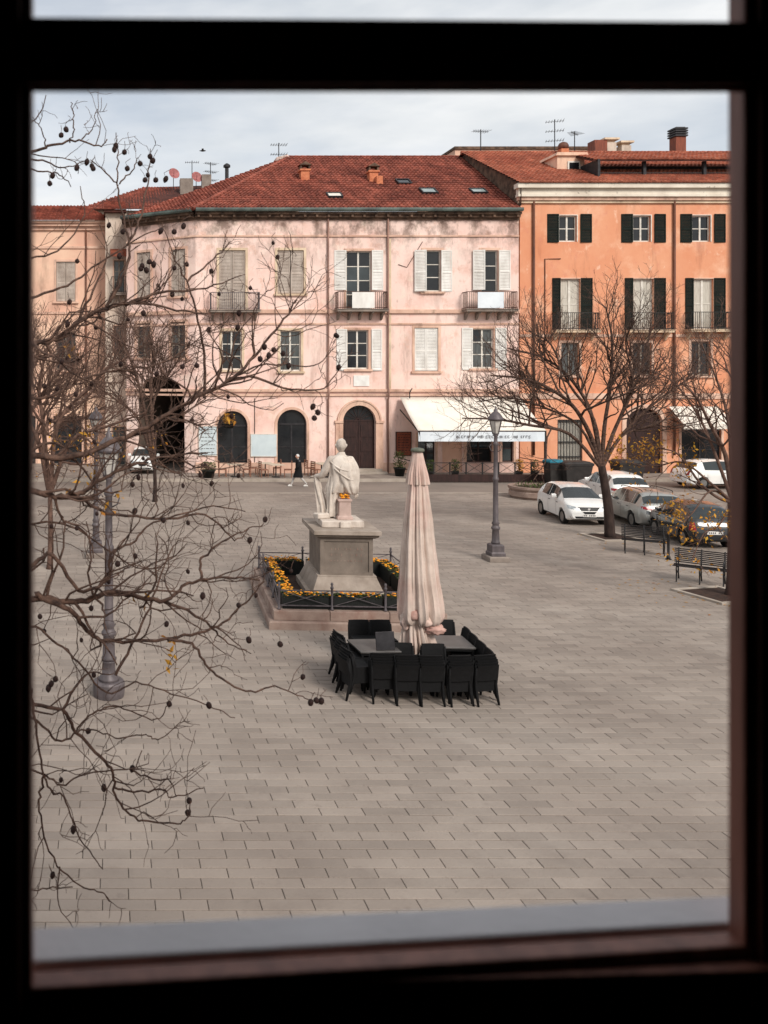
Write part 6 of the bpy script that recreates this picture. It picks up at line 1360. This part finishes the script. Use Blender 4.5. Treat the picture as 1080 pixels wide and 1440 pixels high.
# ------------------------------------------------------------------ the room we look out of, and its window
WY = .95                                              # inner face of the outside wall
o = MB()
x0, x1, z0, z1 = -.30, 1.15, 5.05, 7.25                # opening in the wall
wall_panel(o, -2.6, 3.4, 4.4, 7.7, [(x0, x1, z0, z1)], .36, y=WY)
o.add([(-2.6,WY+.36,4.4),(3.4,WY+.36,4.4),(3.4,WY+.36,7.7),(-2.6,WY+.36,7.7)], []); struct(o.build('room_window_wall', M_['room_plaster']))
q = MB(); wall_panel(q, -2.6, 3.4, 0, 8.4, [(x0, x1, z0, z1)], .01, y=WY+.36); struct(q.build('house_front', M_['plaster_left']))
struct(MB().box(-2.7,-2.6,-3.5,WY,4.4,7.7).build('room_wall_left', M_['room_plaster'])); struct(MB().box(3.4,3.5,-3.5,WY,4.4,7.7).build('room_wall_right', M_['room_plaster'])); struct(MB().box(-2.7,3.5,-3.6,-3.5,4.4,7.7).build('room_wall_back', M_['room_plaster']))
struct(MB().box(-2.7,3.5,-3.6,WY+.3,4.3,4.4).build('room_floor', M_['room_floor'])); struct(MB().box(-2.7,3.5,-3.6,WY+.3,7.7,7.8).build('room_ceiling', M_['room_plaster']))
wf = thing('window_frame', (-.0765, .9, 5.355), 'dark brown wooden window frame we look through, slightly crooked', 'window frame')
KX, W0, H0 = .055, .793, .947                          # the right side stands a little further back than the left
def fp(u, v): return Vector((u*W0, u*KX, v*H0 + u*(.008+.010*v)))          # crooked frame: u across, v up
def bar4(name, A, B, A2, B2, y0, y1, m='frame_brown'):
    """A-B inner edge, A2-B2 outer edge, from depth y0 to y1"""
    vs = [p+Vector((0,y,0)) for y in (y0,y1) for p in (A,B,B2,A2)]
    o = MB().add(vs, [(0,1,2,3),(7,6,5,4),(0,4,5,1),(1,5,6,2),(2,6,7,3),(3,7,4,0)]).build(name, M_[m], wf); bevel(o, .003, 2); return o
# glazing beads sit a little back from the face of stiles and rails
for nm, (ua,va), (ub,vb), (ux,uz), wd in (('stile',(0,-.02),(0,2.0),(-.012,0),22), ('stile',(1,-.02),(1,2.0),(.013,0),38), ('bottom_rail',(-.014,0),(1.016,0),(0,-.012),26), ('transom',(-.014,1),(1.016,1),(0,.006),12.8)):
    o = Vector((ux,0,uz)); A, B = fp(ua,va), fp(ub,vb); e = Vector((.5 if ua != ub else 0,0,.3 if ua == ub else 0))
    bar4(nm+'_bead', A, B, A+o, B+o, 0 if nm != 'transom' else .002, .027 if nm != 'transom' else .008)
    if nm == 'transom': bar4(nm, A+o, B+o, A+o*wd, B+o*wd, -.004, .012)
    else: bar4(nm, A+o-e, B+o+e, A+o*wd-e, B+o*wd+e, -.004 - (.003 if nm == 'stile' else 0), .034 + (.004 if nm == 'stile' else 0))
# narrow stone drip ledge outside the bottom rail
L0, L1 = Vector((-.16,.932,5.357)), Vector((.80,.9965,5.3665)); q = MB(); dn = Vector((0,0,-.04)); fa, fb = Vector((0,.060,0)), Vector((0,.050,0))
q.add([L0,L1,L1+fb,L0+fa,L0+dn,L1+dn,L1+fb+dn,L0+fa+dn], [(0,1,2,3),(7,6,5,4),(0,4,5,1),(1,5,6,2),(2,6,7,3),(3,7,4,0)])
ws = q.build('window_sill', M_['sill_stone']); bevel(ws, .004); tag(ws, 'pale stone ledge just outside the brown window frame', 'window sill')
print('objects', len(bpy.data.objects))
